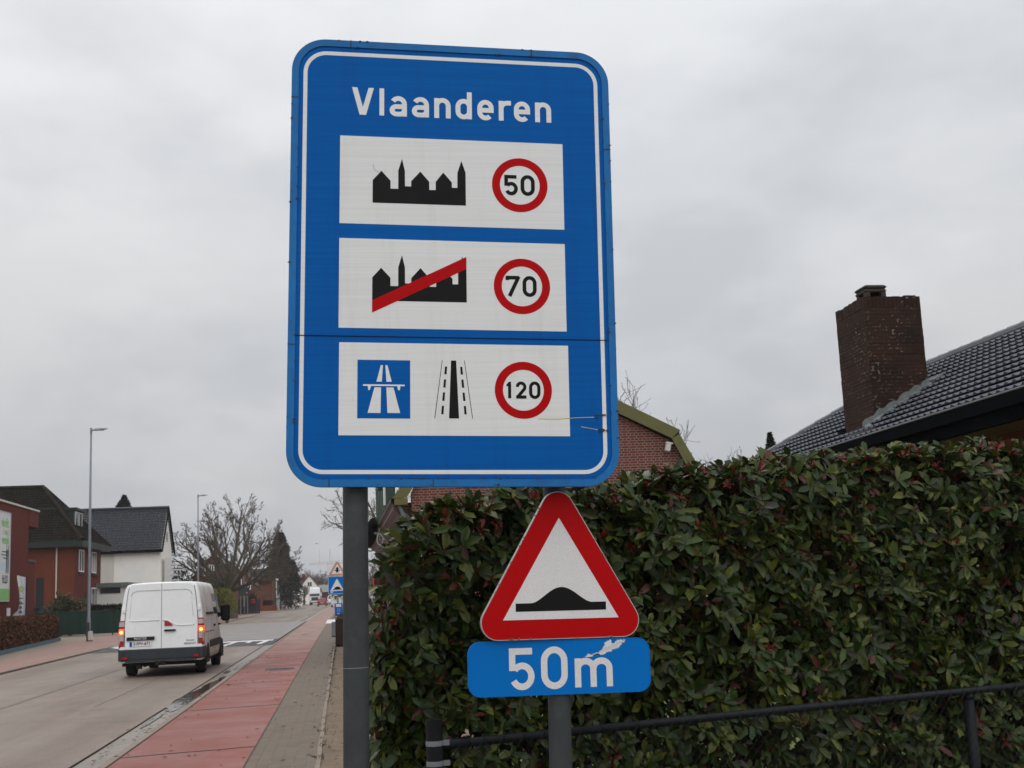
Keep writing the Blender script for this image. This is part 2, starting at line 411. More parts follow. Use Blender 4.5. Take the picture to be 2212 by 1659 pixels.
def tag(o, label=None, cat=None, group=None, kind=None):
    if label: o['label'] = label
    if cat: o['category'] = cat
    if group: o['group'] = group
    if kind: o['kind'] = kind
    return o
def thing(name, label, cat, loc=(0, 0, 0), group=None):
    o = bpy.data.objects.new(name, None); COL.objects.link(o); o.location = loc; o.empty_display_size = .2
    LOC[o.name] = Vector(loc); return tag(o, label, cat, group)
def move(o, loc, rz=0): o.location = loc; o.rotation_euler = (0, 0, rz); LOC[o.name] = Vector(loc)
def copy_tree(o, parent=None):
    c = o.copy(); COL.objects.link(c)
    if parent is not None: c.parent = parent
    for ch in list(o.children): copy_tree(ch, c)
    return c
def struct(o, kind='structure'): o['kind'] = kind; return o

# lettering: strokes of even width, in units of the cap height (1.0)
def arc(cx, cy, rx, ry, a0, a1, n=14):
    return [(cx+rx*math.cos(math.radians(a0+(a1-a0)*i/n)), cy+ry*math.sin(math.radians(a0+(a1-a0)*i/n))) for i in range(n+1)]
GL = {
 'V': ('poly', .76, [[(0, 1), (.185, 1), (.38, .29), (.575, 1), (.76, 1), (.49, 0), (.27, 0)]]),
 'l': ('poly', .163, [[(0, 0), (.163, 0), (.163, 1), (0, 1)]]),
 'a': ('st', .595, [([(.513, 0), (.513, .45)]+arc(.305, .45, .208, .205, 0, 152), 0), ([(.52, .355), (.26, .355)]+arc(.235, .2175, .15, .1375, 90, 270)+[(.33, .08)]+arc(.36, .235, .15, .155, -90, -15, 6), 0)]),
 'n': ('st', .568, [([(.081, 0), (.081, .735)], 0), (arc(.284, .45, .203, .21, 180, 0)+[(.487, 0)], 0)]),
 'd': ('st', .568, [([(.487, 0), (.487, 1)], 0), (arc(.284, .45, .203, .21, 0, 180)+arc(.284, .285, .203, .21, 180, 360), 1)]),
 'e': ('st', .568, [([(.168, .36), (.487, .36)]+arc(.284, .45, .203, .21, 0, 180)+arc(.284, .285, .203, .21, 180, 318), 0)]),
 'r': ('st', .435, [([(.081, 0), (.081, .735)], 0), (arc(.30, .44, .219, .22, 180, 90)+[(.435, .66)], 0)]),
 'm': ('st', .93, [([(.077, 0), (.077, .735)], 0), (arc(.265, .47, .188, .19, 180, 0)+[(.453, 0)], 0), (arc(.653, .47, .195, .19, 180, 0)+[(.848, 0)], 0)]),
 '5': ('st', .67, [([(.62, .925), (.095, .925), (.095, .46)], 0), (arc(.345, .325, .242, .252, 142, -155, 22), 0)]),
 '0': ('st', .69, [(arc(.345, .66, .26, .265, 0, 180)+arc(.345, .34, .26, .265, 180, 360), 1)]),
 '7': ('st', .66, [([(.0, .925), (.62, .925)], 0), ([(.60, .98), (.14, 0)], 0), ([(.045, 1.0), (.045, .80)], 0)]),
 '1': ('poly', .31, [[(.11, 0), (.31, 0), (.31, 1), (.16, 1), (0, .82), (0, .735), (.11, .735)]]),
 '2': ('st', .66, [(arc(.335, .68, .235, .245, 178, -25)+[(.13, .10)], 0), ([(.02, .08), (.66, .08)], 0)]),
}
def glyph(mb, ch, x, y, H, w=.163, z=0, mi=0, sxk=1.0):
    kind, adv, parts = GL[ch]
    for k, p in enumerate(parts):
        zz = z + .00025*k
        if kind == 'poly': mb.poly([(x+a*H*sxk, y+b*H, zz) for a, b in p], mi)
        else:
            pts, closed = p; pts = [(x+a*H*sxk, y+b*H) for a, b in pts]
            if closed: pts = [q for i, q in enumerate(pts) if i == 0 or (abs(q[0]-pts[i-1][0])+abs(q[1]-pts[i-1][1])) > 1e-6]
            if closed and abs(pts[0][0]-pts[-1][0])+abs(pts[0][1]-pts[-1][1]) < 1e-6: pts = pts[:-1]
            mb.ribbon(pts, w*H, zz, bool(closed), mi)
    return adv*H*sxk

def text_into(mb, s, size, T, mi=0):
    cu = bpy.data.curves.new('txt', 'FONT'); cu.body = s; cu.size = size; cu.align_x = 'CENTER'; cu.align_y = 'CENTER'; cu.resolution_u = 3; cu.offset = size*.022
    ob = bpy.data.objects.new('txt', cu); COL.objects.link(ob)
    dg = bpy.context.evaluated_depsgraph_get(); me = bpy.data.meshes.new_from_object(ob.evaluated_get(dg))
    keep = mb.M; mb.M = T
    mb.add([v.co.copy() for v in me.vertices], [list(p.vertices) for p in me.polygons], mi); mb.M = keep
    bpy.data.objects.remove(ob); bpy.data.curves.remove(cu); bpy.data.meshes.remove(me)

def rrect(w, h, r, n=10, cx=0, cy=0):
    pts = []
    for qx, qy, a in ((w/2-r, -h/2+r, -90), (w/2-r, h/2-r, 0), (-w/2+r, h/2-r, 90), (-w/2+r, -h/2+r, 180)):
        pts += [(cx+qx+r*math.cos(math.radians(a+90*i/n)), cy+qy+r*math.sin(math.radians(a+90*i/n))) for i in range(n+1)]
    return pts
def circ(r, cx, cy, n=56): return [(cx+r*math.cos(2*PI*i/n), cy+r*math.sin(2*PI*i/n)) for i in range(n)]
def P3(pts, z): return [(a, b, z) for a, b in pts]
def face_frame(c, yaw, tilt):
    X = Vector((math.cos(yaw), math.sin(yaw), 0)); Z = Vector((0, 0, 1)); N = X.cross(Z)
    U = X*math.cos(tilt)+Z*math.sin(tilt); V = -X*math.sin(tilt)+Z*math.cos(tilt)
    m = Matrix((U, V, N)).transposed().to_4x4(); m.translation = Vector(c); return m
# ------------------------------------------------------------------ light and sky
SUN_EL, SUN_AZ = math.radians(52), math.radians(-25)     # behind the cloud, ahead of the camera
wd = bpy.data.worlds.new('World'); sc.world = wd; wd.use_nodes = True
nt = wd.node_tree; nt.nodes.clear()
def wn(t, **k):
    x = nt.nodes.new(t)
    for a, v in k.items(): setattr(x, a, v)
    return x
wl = lambda a, b: nt.links.new(a, b)
sky = wn('ShaderNodeTexSky', sky_type='NISHITA'); sky.sun_disc = False
sky.sun_elevation = SUN_EL; sky.sun_rotation = SUN_AZ; sky.air_density = 1.5; sky.dust_density = 6
tc = wn('ShaderNodeTexCoord')
mp = wn('ShaderNodeMapping'); mp.inputs['Scale'].default_value = (1.0, 1.0, 2.2); mp.inputs['Location'].default_value = (.35, .1, .2)
wl(tc.outputs['Generated'], mp.inputs['Vector'])
def wnoise(scale, det, rough, a, b):
    x = wn('ShaderNodeTexNoise'); x.inputs['Scale'].default_value = scale; x.inputs['Detail'].default_value = det
    x.inputs['Roughness'].default_value = rough; wl(mp.outputs[0], x.inputs['Vector'])
    r = wn('ShaderNodeMapRange', interpolation_type='SMOOTHSTEP'); wl(x.outputs['Fac'], r.inputs[0]); r.inputs[1].default_value = a; r.inputs[2].default_value = b
    return r.outputs[0]
def wmix(f, a, b):
    x = wn('ShaderNodeMix', data_type='RGBA')
    for s_, v in ((x.inputs['Factor'], f), (x.inputs[6], a), (x.inputs[7], b)):
        if isinstance(v, (int, float)): s_.default_value = v
        elif isinstance(v, tuple): s_.default_value = (*v, 1)
        else: wl(v, s_)
    return x.outputs[2]
sep = wn('ShaderNodeSeparateXYZ'); wl(tc.outputs['Generated'], sep.inputs[0])
el = wn('ShaderNodeMapRange'); wl(sep.outputs['Z'], el.inputs[0])
el.inputs[1].default_value = .05; el.inputs[2].default_value = .80
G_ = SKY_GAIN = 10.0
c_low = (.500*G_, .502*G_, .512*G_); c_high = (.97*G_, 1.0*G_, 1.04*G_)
base = wmix(el.outputs[0], c_low, c_high)
cl = wmix(wnoise(2.3, 5, .52, .40, .62), wmix(el.outputs[0], (.425*G_, .44*G_, .47*G_), (.74*G_, .765*G_, .805*G_)), base)
cl2 = wmix(wnoise(6.5, 5, .55, .42, .66), cl, wmix(.16, cl, (.88*G_, .89*G_, .91*G_)))
fin = wmix(.96, sky.outputs[0], cl2)
bg = wn('ShaderNodeBackground'); bg.inputs['Strength'].default_value = .1
bk = wn('ShaderNodeMapRange', interpolation_type='SMOOTHSTEP'); wl(sep.outputs['Y'], bk.inputs[0])   # extra brightness added to the unseen sky behind the camera, lights sign and hedge
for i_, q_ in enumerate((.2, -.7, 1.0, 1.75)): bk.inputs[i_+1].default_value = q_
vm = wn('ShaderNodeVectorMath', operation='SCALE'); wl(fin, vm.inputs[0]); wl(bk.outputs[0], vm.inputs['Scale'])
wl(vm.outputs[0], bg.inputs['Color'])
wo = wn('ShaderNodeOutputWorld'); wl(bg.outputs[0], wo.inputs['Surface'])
su = bpy.data.lights.new('sun', 'SUN'); su.energy = .6; su.angle = math.radians(25); su.color = (1, .97, .93)
so = bpy.data.objects.new('sun', su); COL.objects.link(so)
sd = Vector((math.sin(SUN_AZ)*math.cos(SUN_EL), math.cos(SUN_AZ)*math.cos(SUN_EL), math.sin(SUN_EL)))
so.rotation_euler = sd.to_track_quat('Z', 'Y').to_euler(); so.location = (0, 0, 60)
sc.view_settings.view_transform = 'Standard'; sc.view_settings.look = 'None'
sc.view_settings.exposure = 0.17; sc.view_settings.gamma = 1
try: sc.view_settings.use_curve_mapping = False
except Exception: pass
sc.cycles.max_bounces = 6; sc.cycles.diffuse_bounces = 3; sc.cycles.glossy_bounces = 3; sc.cycles.transmission_bounces = 3
sc.cycles.volume_bounces = 0

# ------------------------------------------------------------------ ground, road, pavements
YS = list(np.arange(-6, 60, 3.0))+list(np.arange(60, 430, 10.0))
def strip(name, m, x0, x1, z, y0=-6, y1=420, z1=None, ys=None):
    f0 = x0 if callable(x0) else (lambda y: x0); f1 = x1 if callable(x1) else (lambda y: x1)
    mb = MB(); ys = [y for y in (ys or YS) if y0 < y < y1]; ys = [y0]+ys+[y1]; vs = []
    for y in ys:
        vs += [(f0(y)+sx(y), y, z+gz(y)), (f1(y)+sx(y), y, (z if z1 is None else z1)+gz(y))]
    mb.add(vs, [(2*i, 2*i+1, 2*i+3, 2*i+2) for i in range(len(ys)-1)])
    return struct(mb.build(name, m))
mb = MB(); ys = [-60, -6]+list(range(20, 440, 20))+[700, 1500]; xs = [-700, -60, -20, 0, 20, 60, 700]; vs = []
for y in ys:
    for x in xs: vs.append((x, y, -.10+gz(min(y, 440))))
mb.add(vs, [(j*7+i, j*7+i+1, (j+1)*7+i+1, (j+1)*7+i) for j in range(len(ys)-1) for i in range(6)])
struct(mb.build('ground', M['ground']))
def roadL(y): return np.interp(y, [10, 37, 52, 75, 150, 420], [-9.25, -9.5, -9.73, -9.75, -9.75, -9.75])
def redL(y): return np.interp(y, [10, 47, 75, 100, 160, 420], [-10.6, -11.9, -13.9, -13.6, -12.2, -12.0])
strip('road', M['road'], roadL, -3.04, -.04)
strip('gutter', M['gutter'], -3.04, -2.65, -.052, z1=-.03)
strip('cycle_path', M['redpath'], -2.55, -1.04, 0.0, 2, 420)
strip('sidewalk', M['pavers'], -1.04, -.27, .0, 2, 420)
strip('left_cycle_path', M['redpath_pale'], redL, lambda y: roadL(y)-.16, .0)
strip('left_sidewalk', M['kerb'], -30, redL, .0)
mb = MB()
for (a, b) in ((-2.65, -2.55), (None, None)):
    ysk = [y for y in YS if y > -6]
    for i in range(len(ysk)-1):
        y0, y1 = ysk[i], ysk[i+1]
        if a is None: xa0, xb0, xa1, xb1 = roadL(y0)-.16, roadL(y0), roadL(y1)-.16, roadL(y1)
        else: xa0, xb0, xa1, xb1 = a, b, a, b
        p = [(xa0+sx(y0), y0), (xb0+sx(y0), y0), (xb1+sx(y1), y1), (xa1+sx(y1), y1)]
        zz = [gz(y0), gz(y0), gz(y1), gz(y1)]
        top = [(q[0], q[1], .006+z) for q, z in zip(p, zz)]; bot = [(q[0], q[1], -.09+z) for q, z in zip(p, zz)]
        mb.add(top+bot, [(0, 1, 2, 3), (0, 4, 5, 1), (1, 5, 6, 2), (3, 2, 6, 7), (0, 3, 7, 4)])
struct(mb.build('kerb', M['kerb']))
# soil verge and lawn, as gently uneven sheets
def sheet(name, m, x0, x1, y0, y1, z, nx, ny, amp, seed=0):
    mb = MB(); vs = []
    for j in range(ny+1):
        for i in range(nx+1):
            x = x0+(x1-x0)*i/nx; y = y0+(y1-y0)*j/ny
            vs.append((x, y, z+amp*noise.noise(Vector((x*2.2+seed, y*2.2, seed)))+amp*.5*noise.noise(Vector((x*7, y*7, seed)))))
    mb.add(vs, [(j*(nx+1)+i, j*(nx+1)+i+1, (j+1)*(nx+1)+i+1, (j+1)*(nx+1)+i) for j in range(ny) for i in range(nx)])
    return struct(mb.build(name, m, smooth=True))
sheet('soil', M['soil'], -.27, 9.0, 2.5, 48, -.012, 60, 200, .02)
sheet('lawn', M['lawn'], 1.6, 9.6, 7.3, 30, .03, 40, 80, .02, 5)
# joints, cracks, wet patches
def line_strip(mb, pts, w, z):
    P = [Vector((p[0]+sx(p[1]), p[1])) for p in pts]
    for i in range(len(P)-1):
        d = (P[i+1]-P[i]).normalized(); n = Vector((-d.y, d.x))*w/2
        a, b = P[i], P[i+1]; za, zb = z+gz(a.y), z+gz(b.y)
        mb.add([(a.x-n.x, a.y-n.y, za), (a.x+n.x, a.y+n.y, za), (b.x+n.x, b.y+n.y, zb), (b.x-n.x, b.y-n.y, zb)], [(0, 3, 2, 1)])
mb = MB()
line_strip(mb, [(-6.2+random.uniform(-.012, .012), y) for y in np.arange(8, 51, .8)], .022, -.036)
line_strip(mb, [(-4.42+random.uniform(-.03, .03), y) for y in np.arange(24, 46, .5)], .014, -.036)
line_strip(mb, [(-3.05+random.uniform(-.006, .006), y) for y in np.arange(6, 50, .9)], .02, -.036)
line_strip(mb, [(float(roadL(y))-.012, y) for y in np.arange(10, 150, 3)], .05, .012)
for y in (21.5, 28.5, 36.2, 43):
    line_strip(mb, [(x, y+random.uniform(-.02, .02)+(x+6)*.03) for x in np.arange(-9.3, -3.1, .6)], .014, -.036)
struct(mb.build('road_joint', M['joint']))
mb = MB()
for y in (9.9, 15.4, 21.5, 27.6, 33.6, 40.2, 50, 60, 72):
    line_strip(mb, [(-2.55+1.51*q/8, y+.38*q/8+random.uniform(-.02, .02)) for q in range(9)], .055, .004)
line_strip(mb, [(-1.04, y) for y in np.arange(6, 90, 3)], .018, .005)
line_strip(mb, [(-2.552, y) for y in np.arange(6, 90, 3)], .02, .008)
struct(mb.build('path_joint', M['joint']))
mb = MB()
line_strip(mb, [(-.27+random.uniform(-.006, .006), y) for y in np.arange(5, 48, .7)], .05, .003)
struct(mb.build('sidewalk_edge', M['kerb']))
def blob(mb, cx, cy, rx, ry, z, seed, n=26):
    random.seed(seed); pts = []
    for i in range(n):
        a = 2*PI*i/n; k = 1+.5*noise.noise(Vector((math.cos(a)*2.2+seed, math.sin(a)*2.2, seed)))
        x, y = cx+rx*k*math.cos(a), cy+ry*k*math.sin(a)
        pts.append((x+sx(y), y, z+gz(y)))
    mb.poly(pts)
mb = MB()
blob(mb, -2.87, 24.6, .20, 2.6, -.030, 3); blob(mb, -2.80, 28.0, .13, 2.0, -.030, 4); blob(mb, -2.93, 20.6, .05, 1.2, -.030, 9); blob(mb, -2.78, 30.6, .06, .9, -.030, 12)
blob(mb, -2.9, 33.2, .08, .6, -.030, 6)
struct(mb.build('puddle', M['puddle']))
mb = MB()
for i in range(240):
    y = random.uniform(12, 40); x = random.choice([random.gauss(-2.8, .12), random.uniform(-2.5, -.3), random.gauss(-2.7, .1)]); a = random.uniform(0, 6.3); s = random.uniform(.02, .05)
    z = (.006 if x > -2.62 else -.026)+gz(y); c_, s_ = math.cos(a)*s, math.sin(a)*s
    mb.add([(x-c_, y-s_, z), (x+s_*.4, y-c_*.4, z+.008), (x+c_, y+s_, z+.004), (x-s_*.4, y+c_*.4, z+.010)], [(0, 1, 2, 3)])
for i in range(420):
    y = random.uniform(6, 30); x = random.uniform(-.22, .35); a = random.uniform(0, 6.3); s = random.uniform(.008, .028)
    z = .012+.008*random.random(); c_, s_ = math.cos(a)*s, math.sin(a)*s
    mb.add([(x-c_, y-s_, z), (x+s_*.5, y-c_*.5, z+.006), (x+c_, y+s_, z+.002), (x-s_*.5, y+c_*.5, z+.008)], [(0, 1, 2, 3)])
tag(mb.build('fallen_leaves', mat('litter', (.10, .055, .03), .8, .5, 4)), kind='stuff')
# manhole cover in the red path
r_ = thing('manhole_cover', 'round iron manhole cover set in the red cycle path', 'manhole cover', (-1.55, 32.55, gz(32.55)))
mb = MB(); mb.lathe([(.40, .003), (.40, .010), (.0, .010)], n=32, c=(-1.55+sx(32.5), 32.55, gz(32.5))); mb.build('cover', M['galv'], r_)
mb = MB()
for k in range(-3, 4):
    hw = math.sqrt(.36**2-(k*.1)**2); mb.box(-1.55+sx(32.5)-hw, -1.55+sx(32.5)+hw, 32.55+k*.1-.03, 32.55+k*.1+.03, gz(32.5)+.010, gz(32.5)+.017)
mb.build('rib_pattern', M['dark_metal'], r_)
# raised plateau with its dark ramp
hp = thing('speed_hump', 'dark asphalt ramp with white tooth markings across the road ahead of the van', 'speed hump', (-6.2, 51, gz(51)-.04))
def hz(y): return float(np.interp(y, [50.9, 55.6, 92, 97], [-.034, .03, .03, -.034]))
def hump_sheet(name, m, xa, xb, ys, dz=0):
    mb = MB(); vs = []
    for y in ys:
        a = xa(y) if callable(xa) else xa; b = xb(y) if callable(xb) else xb
        vs += [(a+sx(y), y, hz(y)+gz(y)+dz), (b+sx(y), y, hz(y)+gz(y)+dz)]
    mb.add(vs, [(2*i, 2*i+1, 2*i+3, 2*i+2) for i in range(len(ys)-1)]); return mb.build(name, m, hp)
hump_sheet('ramp', M['asphalt'], lambda y: roadL(y)+.05, -2.72, [50.9, 52.5, 54, 55.6, 56.2])
hump_sheet('plateau', M['plateau'], lambda y: roadL(y)+.05, -2.72, [56.2, 65, 72, 80, 86, 92, 97])
mb = MB()
def mark(pts): mb.poly([(x+sx(y), y, hz(y)+gz(y)+.005) for x, y in pts])
mark([(-9.5, 54.5), (-2.9, 54.5), (-2.9, 55.4), (-9.5, 55.4)])
for k, x in enumerate(np.arange(-9.2, -3.0, .66)):
    if k % 2 == 0: mark([(x, 54.5), (x-.06, 53.5), (x+.14, 53.5), (x+.20, 54.5)])
    else: mark([(x, 54.5), (x-.18, 52.0), (x+.04, 52.0), (x+.22, 54.5)])
mark([(-4.62, 51.2), (-4.56, 51.2), (-4.55, 55.4), (-4.61, 55.4)])
mb.build('marking', M['marking'], hp)
mb = MB()
for (x, y, w, l) in ((-5.9, 74, .12, 3.5), (-5.0, 88, .12, 3.0), (-3.4, 92, .12, 9), (-3.3, 108, .1, 8), (-2.0, 62, .4, .9), (-3.4, 76, .3, 1.4)):
    mb.poly([(x+sx(y), y, .040+gz(y)), (x+w+sx(y), y, .040+gz(y)), (x+w+sx(y+l), y+l, .040+gz(y+l)), (x+sx(y+l), y+l, .040+gz(y+l))])
struct(mb.build('road_marking', mat('worn_paint', (.36, .34, .31), .6, .2, 2)))
mb = MB(); mb.poly([(-.95, 84, gz(84)+.006), (-.30, 84, gz(84)+.006), (-.30, 97, gz(97)+.006), (-.95, 97, gz(97)+.006)])
struct(mb.build('sidewalk_marking', M['marking']))

# ------------------------------------------------------------------ the large blue sign
PL = face_frame((.5411, 5.45, 3.1869), .01532, -.02767)
rs = thing('road_sign', 'tall blue border sign reading Vlaanderen with three white speed limit panels on two grey poles', 'road sign', (.54, 5.53, 0))
mb = MB(PL); mb.prism(P3(rrect(1.44, 2.02, .135), -.012), (0, 0, .012)); mb.build('panel', M['sign_blue'], rs)
mb = MB(PL); mb.ring(rrect(1.47, 2.049, .155, 12), rrect(1.406, 1.985, .122, 12), -.03, .006)
fr = mb.build('frame', M['frame_blue'], rs)
mb = MB(PL)
for q in ((-.47, 1.0085), (.37, 1.0085), (-.72, .74), (.72, .55), (-.72, -.40), (-.1, -1.008), (-.55, -1.009)):
    if abs(q[1]) > 1: mb.box(q[0]-.0022, q[0]+.0022, q[1]-.018, q[1]+.018, .006, .0075)
    else: mb.box(q[0]-.016, q[0]+.016, q[1]-.0018, q[1]+.0018, .006, .0075)
for i in range(70):
    sd_ = random.choice('tlrbbbrrll'); t_ = random.uniform(-.95, .95); q = random.uniform(.003, .009); e = random.uniform(.2, .6)*q
    if sd_ == 't': cx_, cy_ = t_*.6, 1.0085+random.choice([-.016, .014])
    elif sd_ == 'b': cx_, cy_ = t_*.62, -1.0+random.choice([.010, -.016])
    elif sd_ == 'l': cx_, cy_ = -.7185+random.choice([-.014, .015]), t_*.85
    else: cx_, cy_ = .7185+random.choice([.014, -.015]), t_*.85
    mb.prism([(cx_-q, cy_-e, .006), (cx_+q*.3, cy_-q*.5, .006), (cx_+q, cy_+e*.6, .006), (cx_-q*.2, cy_+q*.6, .006)], (0, 0, .002))
for k in range(60):
    x_ = random.uniform(-.55, .62); mb.box(x_, x_+random.uniform(.004, .022), -.988, -.9865+random.uniform(0, .0025), .0062, .0078)
mb.build('grime', M['grime'], fr)['kind'] = 'stuff'
mb = MB(PL); mb.box(-.703, .703, -.3605, -.3575, 0, .0032); mb.build('panel_seam', M['sign_black'], rs)
mb = MB(PL); mb.ring(rrect(1.365, 1.938, .105, 12), rrect(1.329, 1.902, .087, 12), 0, .0006); mb.build('border_line', M['sign_white'], rs)
mb = MB(PL)
xs_ = {0: -.4636, 1: -.3385, 2: -.2921, 3: -.1906, 4: -.0871, 5: .0112, 6: .1127, 7: .2123, 8: .2837, 9: .3832}
for k, ch in enumerate('Vlaanderen'): glyph(mb, ch, xs_[k], .6708, .1312, .172, .0006+.0006*(k % 2))
mb.build('lettering', M['sign_white'], rs)
SKY_ = [(-.3682, .256), (-.368, .362), (-.3288, .4072), (-.2875, .362), (-.2875, .3245), (-.2527, .3245), (-.2525, .411), (-.2359, .4675), (-.2228, .411), (-.2222, .338), (-.1944, .338), (-.194, .363), (-.1528, .41), (-.1124, .3632), (-.1119, .3245), (-.0829, .325), (-.0827, .3636), (-.0481, .4092), (-.0093, .3638), (-.0088, .3385), (.0163, .3385), (.0169, .4105), (.0356, .4678), (.0544, .4117), (.0546, .256)]
def limit_ring(p, cx, cy, nm):
    mb = MB(PL); mb.ring(circ(.1293, cx, cy), circ(.0925, cx, cy), .0012, .0018); r = mb.build('speed_limit_ring', M['sign_red'], p)
    mb = MB(PL)
    if nm == '50': glyph(mb, '5', .2330, .3135, .0945, .182, .0018, 0, .97); glyph(mb, '0', .3090, .3135, .0965, .182, .0018, 0, .97)
    if nm == '70': glyph(mb, '7', .2365, -.1630, .0935, .182, .0018, 0, 1.0); glyph(mb, '0', .3105, -.1632, .0945, .182, .0018, 0, .97)
    if nm == '120': glyph(mb, '1', .2290, -.6305, .0745, .19, .0018, 0, .92); glyph(mb, '2', .2710, -.6305, .0750, .19, .0018, 0, .97); glyph(mb, '0', .3325, -.6312, .0762, .19, .0018, 0, .94)
    mb.build('number', M['sign_black'], r)
def limit_panel(y0, y1, x0=-.5150, x1=.5088):
    mb = MB(PL); mb.prism([(x0, y0, 0), (x1, y0, 0), (x1, y1, 0), (x0, y1, 0)], (0, 0, .0012)); return mb.build('limit_panel', M['sign_white'], rs)
p1 = limit_panel(.1560, .5680)
mb = MB(PL); mb.prism(P3(SKY_, .0012), (0, 0, .0006)); mb.build('town_silhouette', M['sign_black'], p1)
limit_ring(p1, .3050, .3620, '50')
p2 = limit_panel(-.3220, .0876)
mb = MB(PL); mb.prism(P3([(a, b-.4525) for a, b in SKY_], .0012), (0, 0, .0006)); mb.build('town_silhouette', M['sign_black'], p2)
mb = MB(PL); mb.prism(P3([(-.3685, -.2515), (.0546, -.0415), (.0546, .0145), (-.3685, -.1955)], .0018), (0, 0, .0006)); mb.build('red_bar', M['sign_red'], p2)
limit_ring(p2, .3072, -.1162, '70')
p3 = limit_panel(-.8000, -.3875, -.5118, .5136)
mb = MB(PL); mb.prism(P3([(-.4312, -.7250), (-.1997, -.7250), (-.1997, -.4648), (-.4312, -.4648)], .0012), (0, 0, .0006)); mw = mb.build('motorway_symbol', M['sign_blue'], p3)
mb = MB(PL)
for q in ([(-.3289, -.4877), (-.3196, -.4877), (-.3245, -.5618), (-.3481, -.5618)], [(-.3092, -.4877), (-.2999, -.4877), (-.2810, -.5618), (-.3040, -.5618)],
          [(-.4067, -.5741), (-.2243, -.5741), (-.2243, -.5812), (-.4067, -.5812)], [(-.386, -.5812), (-.3717, -.5812), (-.3766, -.5996), (-.3838, -.5996)], [(-.2575, -.5812), (-.2431, -.5812), (-.2453, -.5990), (-.2533, -.5990)],
          [(-.3566, -.5873), (-.3279, -.5873), (-.3298, -.7011), (-.3861, -.7011)], [(-.3045, -.5873), (-.2733, -.5873), (-.2438, -.7007), (-.2997, -.7007)]):
    mb.prism(P3(q[::-1], .0018), (0, 0, .0006))
mb.build('carriageway', M['sign_white'], mw)
mb = MB(PL)
qs = [[(-.0181, -.4629), (.0046, -.4629), (.0158, -.7230), (-.0286, -.7230)]]
for a, b in (((-.0572, -.4620), (-.0919, -.7234)), ((.0415, -.4620), (.0758, -.7225))): qs.append([(a[0]-.0011, a[1]), (a[0]+.0011, a[1]), (b[0]+.0014, b[1]), (b[0]-.0014, b[1])])
for y_a, y_b in ((-.4907, -.5254), (-.5484, -.5852), (-.6067, -.6448), (-.6668, -.7042)):
    for s_ in (-1, 1):
        cx0 = -.0067; fa = lambda y: cx0+s_*(.0338+(-.4907-y)*.0835)
        qs.append([(fa(y_a)-.0047, y_a), (fa(y_a)+.0047, y_a), (fa(y_b)+.0050, y_b), (fa(y_b)-.0050, y_b)])
for q in qs: mb.prism(P3(q[::-1], .0012), (0, 0, .0006))
mb.build('dual_carriageway_symbol', M['sign_black'], p3)
limit_ring(p3, .3060, -.5935, '120')
mb = MB(PL)
mb.ribbon([(.37, -.722), (.45, -.7235), (.55, -.716), (.625, -.7135)], .0026, .0026, False, 0); mb.ribbon([(.565, -.757), (.60, -.763), (.64, -.770)], .0028, .0026, False, 0)
mb.build('yellow_scratch', M['yellow_mark'], rs)
for cx_, cy_ in ((.655, -.708), (.668, -.772)):
    mb = MB(PL)
    for k in range(9):
        a, b = cx_+random.uniform(-.02, .02), cy_+random.uniform(-.008, .008); q = random.uniform(.003, .008)
        mb.prism([(a-q, b-q*.4, .0008), (a+q, b-q*.3, .0008), (a+q*.5, b+q*.5, .0008), (a-q*.6, b+q*.4, .0008)], (0, 0, .002+.0003*k))
    mb.build('scuff_mark', M['grime'], rs)['kind'] = 'stuff'
mb = MB(PL); mb.ribbon([(-.367, .4385), (-.3615, .413), (-.334, .395)], .0016, .0022); mb.build('surface_scratch', mat('grey_scratch', (.25, .25, .25), .6), rs)
def pole(x0, z0, x1, z1, Y, r, top):
    dx = (x0-x1)/(z0-z1); mb = MB()
    pts = [(x1+dx*(z-z1), Y, z) for z in (-.05, .9, 1.8, top)]
    mb.tube(pts, r, 32); return mb.build('pole', M['pole'], rs, smooth=True)
pa = pole(.077, 2.165, .056, .993, 5.545, .0552, 4.1); pb = pole(.985, 2.159, .955, .959, 5.66, .0510, 4.1)
mb = MB(); mb.lathe([(.0556, 0), (.0556, .003)], n=32, c=(.0635, 5.545, 1.405), cap=False); mb.build('scratch_ring', M['galv'], pa, smooth=True)
mb = MB(PL)
for y_ in (.7, 0, -.7): mb.box(-.66, .66, y_-.02, y_+.02, -.045, -.0125)
mb.build('back_rail', M['galv'], rs)
# triangle warning sign and distance plate on the right pole
def tri(size, r, n=9):
    pts = []   # size = inradius
    for k in range(3):
        a = math.radians(90+120*k); d = 2*size-2*r
        c_ = (d*math.cos(a), d*math.sin(a))
        for i in range(n+1):
            b = math.radians(90+120*k-60+120*i/n); pts.append((c_[0]+r*math.cos(b), c_[1]+r*math.sin(b)))
    return pts
TF = face_frame((.9786, 5.59, 1.7281), .1092, -.0195)
ws = thing('warning_sign', 'red rimmed triangular warning sign with black road hump, on the pole under the blue sign', 'warning sign', (.9786, 5.59, 1.48))
mb = MB(TF); mb.ring(tri(.2443, .077), tri(.2405, .073), -.022, .0004); mb.prism(P3(tri(.2405, .073), -.004), (0, 0, .004)); mb.build('rim', [M['alu']], ws)
mb = MB(TF); mb.prism(P3(tri(.2408, .0735), .0004), (0, 0, .0008)); mb.build('red_border', M['sign_red'], ws)
mb = MB(TF); mb.prism(P3([(.0025, .2926), (-.2672, -.1570), (.2695, -.1570)], .0012), (0, 0, .0006)); wf = mb.build('white_face', M['honey'], ws)
top_ = [(.2115, -.0853), (.145, -.0850)]+[(x, -.0850+.0685*(math.cos(PI*min(1, abs(x-.0045)/.1390))*.5+.5)**.82) for x in np.linspace(.135, -.127, 30)]+[(-.14, -.0850), (-.2080, -.0850)]
